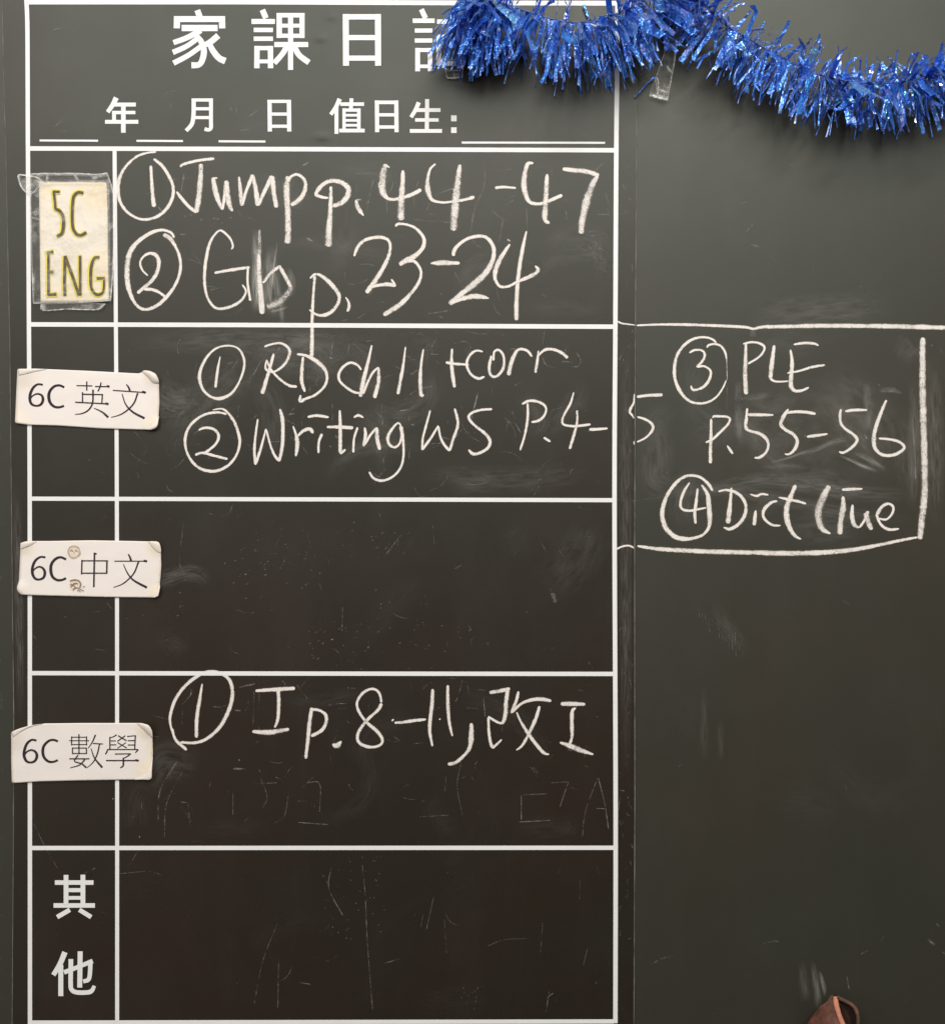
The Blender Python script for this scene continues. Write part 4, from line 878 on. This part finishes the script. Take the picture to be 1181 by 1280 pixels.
# 5C ENG card under clear tape
def tape_mesh(outline, hfun, creases=(), ew=.12, rings=16):
    def age(x, y, t):
        a = smooth01((t - (1 - ew)) / ew) ** 2
        for (x1, y1, x2, y2, w_, s_) in creases:
            dx, dy = x2 - x1, y2 - y1
            u = max(0, min(1, ((x - x1) * dx + (y - y1) * dy) / (dx * dx + dy * dy)))
            d = math.hypot(x - x1 - u * dx, y - y1 - u * dy)
            a = max(a, s_ * smooth01(1 - d / w_))
        return a
    return card_mesh(outline, hfun, age, rings=rings, dense=1.5)
def outline_rim(parent, pts, w, hfun, press=None):
    mb = MB()
    stroke(mb, [(*p, w) for p in pts], press=1, off=hfun, lift=.0002, square=False, sub=2)
    return mb.build('painted_edge_glint', M_GLINT, parent, attr='age')
m_ = NT('painted_tape_glint')  # pale ribbon: the tape edge's glint put into colour
m_.set(Base_Color=(0.85, 0.84, 0.79), Roughness=0.25, Specular_IOR_Level=0.7, Alpha=m_.rng(m_.noise(260, 3, 0.6), 0.36, 0.64, 0.08, 0.66))
M_GLINT = m_.m

U = region(20, 200, .15625); uz = zr(20, 200, .15625)
root = thing('class_card', 'creased cream card reading 5C ENG under crinkled clear tape', 'label card', P(92, 388, .0012))
hc = lifter(0.0027, [(50, 290, 26, .0006), (92, 300, 22, .0007)], 0.00055, 12.4)
pap = card_mesh(uz([(186, 182), (300, 180), (500, 178), (728, 180), (735, 400), (738, 700), (745, 1128), (600, 1135), (400, 1136), (200, 1136), (196, 900), (192, 500)]), hc, ager([(136, 340, 40, .5), (133, 230, 50, .6), (50, 232, 30, .5), (92, 377, 40, .4)], .8), rings=24)
pap.build('paper', M_CREAM, root, attr='age', solid=.0004)
LET = [[U([(298, 252), (352, 254)], 19), U([(304, 250), (314, 330), (318, 388)], 20), U([(312, 388), (350, 405), (378, 450), (382, 520), (370, 585), (330, 610)], [18, 24, 24, 26, 24, 20])],
       [U([(542, 264), (500, 258), (465, 290), (455, 360), (452, 450), (458, 540), (485, 590), (520, 602), (566, 578)], [22, 22, 24, 24, 24, 24, 24, 22, 24])],
       [U([(262, 738), (262, 850), (262, 980), (262, 1083)], [18, 20, 22, 22]), U([(248, 742), (300, 732)], [18, 22]), U([(265, 896), (302, 895)], 24), U([(258, 1078), (326, 1072)], [22, 26])],
       [U([(393, 1084), (390, 950), (396, 766)], [22, 22, 24]), U([(394, 766), (440, 890), (506, 1080)], [22, 22, 24]), U([(516, 1084), (515, 766)], 22)],
       [U([(670, 776), (630, 785), (605, 850), (600, 950), (608, 1030), (645, 1075), (690, 1065), (705, 1020), (706, 952)], [18, 22, 24, 24, 22, 22, 20, 18, 16]), U([(648, 945), (712, 945)], 20)]]
for ch in LET:
    o = printed('card_letter', root, ch, M_OLIVE, off=hc, lift=.0007)
    halo = [([(x - .7, y + .2, w + 3.2) for x, y, w in pts], pr) for pts, pr in ch]
    for k, (pts, pr) in enumerate(halo):
        if len(pts) == 2:
            (x0, y0, w0), (x1, y1, w1) = pts
            d = math.dist((x0, y0), (x1, y1)); ux, uy = (x1 - x0) / d * 1.6, (y1 - y0) / d * 1.6
            halo[k] = ([(x0 - ux, y0 - uy, w0), (x1 + ux, y1 + uy, w1)], pr)
    printed('yellow_outline', o, halo, M_YELLOW, off=hc, lift=.00022)
ht = lifter(0.0046, [(136, 216, 22, .0012), (140, 376, 18, .001), (40, 217, 20, .001)], 0.0007, 33.0)
tp = tape_mesh(uz([(118, 108), (300, 106), (480, 107), (640, 112), (735, 104), (770, 200), (786, 300), (786, 760), (776, 960), (760, 1128), (600, 1140), (190, 1148), (138, 1150), (128, 900), (120, 600), (116, 300)]), ht,
    [(48, 228, 134, 227, 2.2, .8), (135.5, 225, 137, 378, 2.4, .6), (50, 229, 52, 378, 1.6, .45), (42, 345, 42, 380, 2, .5), (60, 217, 60, 229, 1.6, .5), (52, 366, 134, 364, 1.4, .5), (42, 272, 48, 274, 2, .4), (93, 217, 98, 226, 3, .7), (118, 222, 132, 217, 4, .7), (46, 350, 137, 379, 1.5, .0), (120, 379, 138, 372, 3, .6)], ew=.05, rings=44)
tp.build('clear_tape', M_TAPE, root, attr='age')
outline_rim(root, uz([(730, 104), (752, 170), (778, 250), (787, 340), (786, 600), (782, 780), (770, 1000), (758, 1130)]), 1.3, ht)
outline_rim(root, uz([(118, 108), (240, 106), (480, 106), (640, 114), (735, 103)]), 1.1, ht)
outline_rim(root, uz([(248, 108), (250, 180)]), 1.0, ht)
tp = tape_mesh(uz([(200, 1152), (400, 1146), (720, 1148), (665, 1196), (500, 1196), (410, 1192), (214, 1206)]), lambda x, y: .0036, (), ew=.2, rings=12)
tp.build('clear_tape', M_TAPE, root, attr='age')
outline_rim(root, uz([(202, 1155), (213, 1202), (330, 1198), (410, 1192), (540, 1196), (663, 1194), (718, 1150)]), 1.4, lambda x, y: .0036)
hl = lambda x, y: .0036
tp = tape_mesh(uz([(24, 118), (60, 112), (115, 128), (180, 140), (218, 168), (190, 215), (150, 255), (90, 266), (50, 225), (28, 170)]), hl, (), ew=.18, rings=12)
tp.build('tape_loop', M_TAPE, root, attr='age')
outline_rim(root, uz([(100, 128), (24, 120), (30, 175), (55, 230), (95, 268)]), 1.5, hl)
outline_rim(root, uz([(110, 128), (170, 138), (208, 160), (216, 175)]), 1.6, hl)
outline_rim(root, uz([(120, 270), (170, 250), (188, 240)]), 1.2, hl)

# ------------------------------------------------------------------ tinsel garland
rt = random.Random(5)
CORE = [(578, -8, 20), (604, -3, 20), (640, 8, 21), (700, 26, 21), (745, 26, 21), (790, 8, 20), (822, -12, 18), (848, -34, 14), (868, -18, 16), (895, 22, 20), (935, 48, 21), (985, 76, 22), (1040, 98, 22), (1100, 104, 22), (1160, 96, 22), (1230, 70, 22), (1300, 30, 20)]
core = catmull(CORE, 3.0)
cpts = [P(x, y, o / 1000.0) for x, y, o in core]

def tinsel():
    root = thing('tinsel_garland', 'bright blue metallic tinsel garland draped along the top of the board', 'tinsel', P(850, 0, 0))
    # wire core
    mb = MB(); v, f = [], []
    for i, p in enumerate(cpts):
        t = (cpts[min(i + 1, len(cpts) - 1)] - cpts[max(i - 1, 0)]).normalized()
        n1 = t.cross(Vector((0, 1, 0))).normalized(); n2 = t.cross(n1)
        for k in range(6):
            a = k * math.tau / 6
            v.append(p + (n1 * math.cos(a) + n2 * math.sin(a)) * 0.0007)
    for i in range(len(cpts) - 1):
        for k in range(6):
            f.append((i * 6 + k, i * 6 + (k + 1) % 6, (i + 1) * 6 + (k + 1) % 6, (i + 1) * 6 + k))
    mb.add(v, f)
    mb.build('wire_core', M_WIRE, root)
    n = len(cpts)
    def strand(mb, i, phi, L, w, grav, tone, seg=7, twist=0.0, kink=None, spread=0.0, glint=True):
        p = cpts[i].copy()
        t = (cpts[min(i + 1, n - 1)] - cpts[max(i - 1, 0)]).normalized()
        fr = Vector((0, -1, 0))
        dn = fr.cross(t).normalized()
        if dn.z > 0: dn = -dn
        d = (dn * math.cos(phi) + fr * math.sin(phi) + t * spread).normalized()
        side = d.cross(Vector((rt.uniform(-1, 1), rt.uniform(-1, 1), rt.uniform(-1, 1)))).normalized()
        v, at = [], []
        st = L / seg
        tw = rt.uniform(0, math.tau)
        for k in range(seg + 1):
            nrm = d.cross(side).normalized()
            s = side * math.cos(tw) + nrm * math.sin(tw)
            ww = w * (0.8 if k == 0 else 1.0)
            for q in (-0.5, 0.5):
                x = p + s * ww * q
                x.y = min(x.y, -0.0025)
                v.append(x); at.append(tone if not glint or rt.random() > .42 else rt.choice((rt.random(), rt.uniform(.8, 1))))  # scattered pale tones put glints into the strand colour
            d = (d + Vector((0, 0, -grav * st * 30))).normalized()
            if kink is not None and k == kink:
                d = (d + Vector((rt.uniform(-.8, .8), rt.uniform(-.7, .3), rt.uniform(-.8, .2)))).normalized()
            side = (side - d * side.dot(d)).normalized()
            tw += twist * st * 100 + (rt.gauss(0, .42) if glint else rt.gauss(0, .12))
            p = p + d * st
            if p.y > -0.003:
                p.y = -0.003; d.y = min(d.y, -0.02); d.normalize()
        f = [(2 * k, 2 * k + 1, 2 * k + 3, 2 * k + 2) for k in range(seg)]
        mb.add(v, f, None, at)
    def place():
        while True:
            i = rt.randrange(n)
            x = core[i][0]
            if 838 < x < 872 and rt.random() < .75: continue
            return i, x
    def length(x):
        return rt.uniform(.038, .055) if x < 850 else rt.uniform(.026, .045)
    fringe = MB()
    phase = rt.uniform(0, 6)
    for _ in range(1200):
        i, x = place()
        # the fringe is wound in turns round the wire, so strands come in tufts
        phi = rt.gauss(.35 + 0.55 * math.sin(i * .55 + phase), .75)
        if x > 880 and rt.random() < .42: phi = rt.uniform(-math.pi, math.pi)
        if x < 850 and rt.random() < (.03 if 650 < x < 775 else .05 if x < 600 else .14): phi = rt.uniform(-math.pi, math.pi)
        L = length(x)
        up = max(0, -math.cos(phi))
        L *= 1 - (.55 if x < 850 else .48) * up
        if x < 590: L *= .9
        strand(fringe, i, phi, L, rt.choice((rt.uniform(.0005, .0010), rt.uniform(.0007, .0016), rt.uniform(.0016, .0040))), rt.uniform(.05, .30), rt.random() if rt.random() < .8 else rt.uniform(.9, 1), seg=9, twist=rt.uniform(-.5, .5), spread=rt.gauss(0, .12 if x < 800 else .2), kink=rt.choice((None, None, None, 3, 5, 7)))
    for _ in range(150):                       # the bushy left end
        i = rt.randrange(18)
        strand(fringe, i, rt.gauss(.35, .42), rt.uniform(.046, .064), rt.choice((.0008, .0014, .0030)), rt.uniform(.05, .3), rt.random(), seg=9, twist=rt.uniform(-.5, .5), spread=rt.gauss(-.02, .22), kink=rt.choice((None, 2, 4)))
    for _ in range(100):
        i, x = place()
        phi = rt.gauss(.85, .5)
        if x > 880 and rt.random() < .30: phi = rt.uniform(1.2, 2.9)
        L = length(x) * rt.uniform(.8, 1.02)
        up = max(0, -math.cos(phi)); L *= 1 - .4 * up
        mb = MB()
        strand(mb, i, phi, L, rt.uniform(.0042, .0068), rt.uniform(.05, .25), rt.choice((.3, .45, .6, .62, .64, .7, .93, .97)), seg=9, twist=rt.uniform(-.35, .35), kink=rt.choice((None, 3, 5, 6)), spread=rt.gauss(0, .2), glint=False)
        mb.build('foil_strip', M_FOIL, root, attr='tone', smooth=False)
    o = fringe.build('foil_fringe', M_FOIL, root, attr='tone', smooth=False)
    o['kind'] = 'stuff'
    # one long stray strand hanging across the seam
    mb = MB()
    a, b = P(820, 96, .004), P(793, 119, .0035)
    v = []
    for k in range(6):
        p = a.lerp(b, k / 5) + Vector((0, 0, .0012 * math.sin(k)))
        v += [p + Vector((0, 0, .0008)), p - Vector((0, 0.0006, .0008))]
    mb.add(v, [(2 * k, 2 * k + 1, 2 * k + 3, 2 * k + 2) for k in range(5)], None, [.8] * 12)
    mb.build('stray_strand', M_FOIL, root, attr='tone')
tinsel()

# ------------------------------------------------------------------ clear tape holding the garland
tz = zr(790, 0, .10934)
root = thing('adhesive_tape', 'twisted strip of clear tape hanging below the gap in the blue tinsel', 'tape', P(822, 125, .001), 'clear tapes holding the tinsel')
htw = lambda x, y: .004 + .012 * smooth01((110 - y) / 90) + .0012 * mnoise.noise(Vector((x * .12, y * .1, 2)))
tp = tape_mesh(tz([(560, -60), (640, 60), (590, 250), (540, 440), (505, 560), (490, 700), (455, 860), (430, 1000), (408, 1145), (300, 1120), (195, 1090), (235, 960), (275, 860), (330, 700), (400, 500), (470, 300), (510, 80)]), htw,
    [(845, 49, 838, 115, 1.6, .8), (833, 82, 841, 92, 1.6, .9), (819, 96, 822, 118, 1.5, .8), (812, 119, 835, 125, 2.0, 1.0), (824, 112, 832, 115, 2, .9), (820, 93, 832, 55, 1.4, .6)], ew=.10, rings=26)
tp.build('tape_strip', M_TAPE, root, attr='age')
for pts, w in (([(195, 1092), (300, 1118), (406, 1144)], 2.0), ([(515, 470), (495, 620), (480, 720), (445, 900), (425, 1010)], 1.5), ([(285, 880), (300, 960), (295, 1080)], 1.4), ([(400, 760), (425, 815), (465, 825)], 1.3), ([(320, 1025), (370, 1045)], 1.8), ([(410, 480), (340, 680), (285, 860)], 1.0)):
    outline_rim(root, tz(pts), w, htw)
root = thing('adhesive_tape', 'small clear tape stub below the left end of the tinsel', 'tape', P(568, 98, .001), 'clear tapes holding the tinsel')
hz = zr(400, 0, .18628)
hq = lambda x, y: .0036 + .0010 * mnoise.noise(Vector((x * .2, y * .2, 5)))
tp = tape_mesh(hz([(822, 418), (850, 398), (940, 395), (968, 420), (958, 480), (955, 522), (900, 524), (850, 526), (842, 480)]), hq, [(556, 88, 579, 88, 1.6, .8), (567, 88, 567.5, 97, 1.3, .7), (559, 97.5, 578, 97, 1.5, .8)], ew=.22, rings=14)
tp.build('tape_strip', M_TAPE, root, attr='age')
outline_rim(root, hz([(824, 420), (838, 455), (870, 472), (920, 470), (958, 450), (968, 422)]), 1.5, hq)
outline_rim(root, hz([(848, 522), (900, 526), (955, 520)]), 1.3, hq)

# ------------------------------------------------------------------ folded leather at the bottom edge
def leather():
    lz = zr(990, 1230, .084674)
    root = thing('leather_pouch', 'folded brown leather tip with raw orange edge poking up at the bottom', 'pouch', P(1038, 1345, .02))
    def lobe(name, left, right, hfun, mat, rows, nx=26, solid=.0022):
        mb = MB(); v, f = [], []
        for j in range(rows + 1):
            t = j / rows
            (xl, yl), (xr, yr) = left(t), right(t)
            for i in range(nx + 1):
                u = i / nx
                x, y = xl + (xr - xl) * u, yl + (yr - yl) * u
                v.append(P(x, y, hfun(u, t)))
        for j in range(rows):
            for i in range(nx):
                a = j * (nx + 1) + i
                f.append((a, a + nx + 1, a + nx + 2, a + 1))
        mb.add(v, f)
        return mb.build(name, mat, root, solid=solid)
    def poly(pts):
        c = catmull([(*p, 0) for p in lz(pts)], .8)
        def g(t):
            i = t * (len(c) - 1); k = min(len(c) - 2, int(i)); q = i - k
            return tuple(c[k][m] + (c[k + 1][m] - c[k][m]) * q for m in range(2))
        return g
    rim_pts = [(628, 186), (640, 270), (665, 390), (700, 500), (745, 620), (800, 800), (850, 1050), (880, 1350)]
    rimf = poly(rim_pts)
    leftf = poly([(612, 192), (500, 270), (390, 340), (300, 450), (205, 590), (120, 800), (60, 1050), (40, 1350)])
    rightf = poly([(648, 192), (760, 245), (880, 310), (940, 390), (968, 500), (965, 620), (960, 800), (940, 1050), (920, 1350)])
    lobe('front_flap', leftf, rimf, lambda u, t: .012 + .020 * math.sin(u * math.pi * .62) * smooth01(t * 2.4) + .0012 * mnoise.noise(Vector((u * 4, t * 6, 1))), M_LEATH, 40)
    lobe('back_flap', rimf, rightf, lambda u, t: .006 + .010 * u * u * smooth01(t * 2.2) + .0008 * mnoise.noise(Vector((u * 4, t * 6, 7))), M_INNER, 40)
    # rolled lip of the back flap
    def tube(name, g, r0, hfun, mat, n=44):
        mb = MB(); v, f = [], []
        c = [P(*g(i / n), hfun(i / n)) for i in range(n + 1)]
        for i, p in enumerate(c):
            t = (c[min(i + 1, n)] - c[max(i - 1, 0)]).normalized()
            n1 = t.cross(Vector((0, 1, 0))).normalized(); n2 = t.cross(n1)
            rr = r0(i / n) * (1 + .12 * mnoise.noise(Vector((i * .5, r0(0) * 9000, 0))))
            for k in range(10):
                a = k * math.tau / 10
                v.append(p + (n1 * math.cos(a) + n2 * math.sin(a)) * rr)
        m = len(v)
        v += [c[0], c[-1]]
        for i in range(n):
            for k in range(10):
                f.append((i * 10 + k, i * 10 + (k + 1) % 10, (i + 1) * 10 + (k + 1) % 10, (i + 1) * 10 + k))
        for k in range(10):
            f.append((m, (k + 1) % 10, k)); f.append((m + 1, n * 10 + k, n * 10 + (k + 1) % 10))
        mb.add(v, f)
        return mb.build(name, mat, root)
    tube('cut_edge', rimf, lambda t: .0021 if t > .03 else .0015, lambda t: .013 + .019 * smooth01(t * 2.4) * .92, M_RIM)
    tube('rolled_lip', rightf, lambda t: .0017, lambda t: .008 + .011 * smooth01(t * 2.2), M_LEATH)
leather()
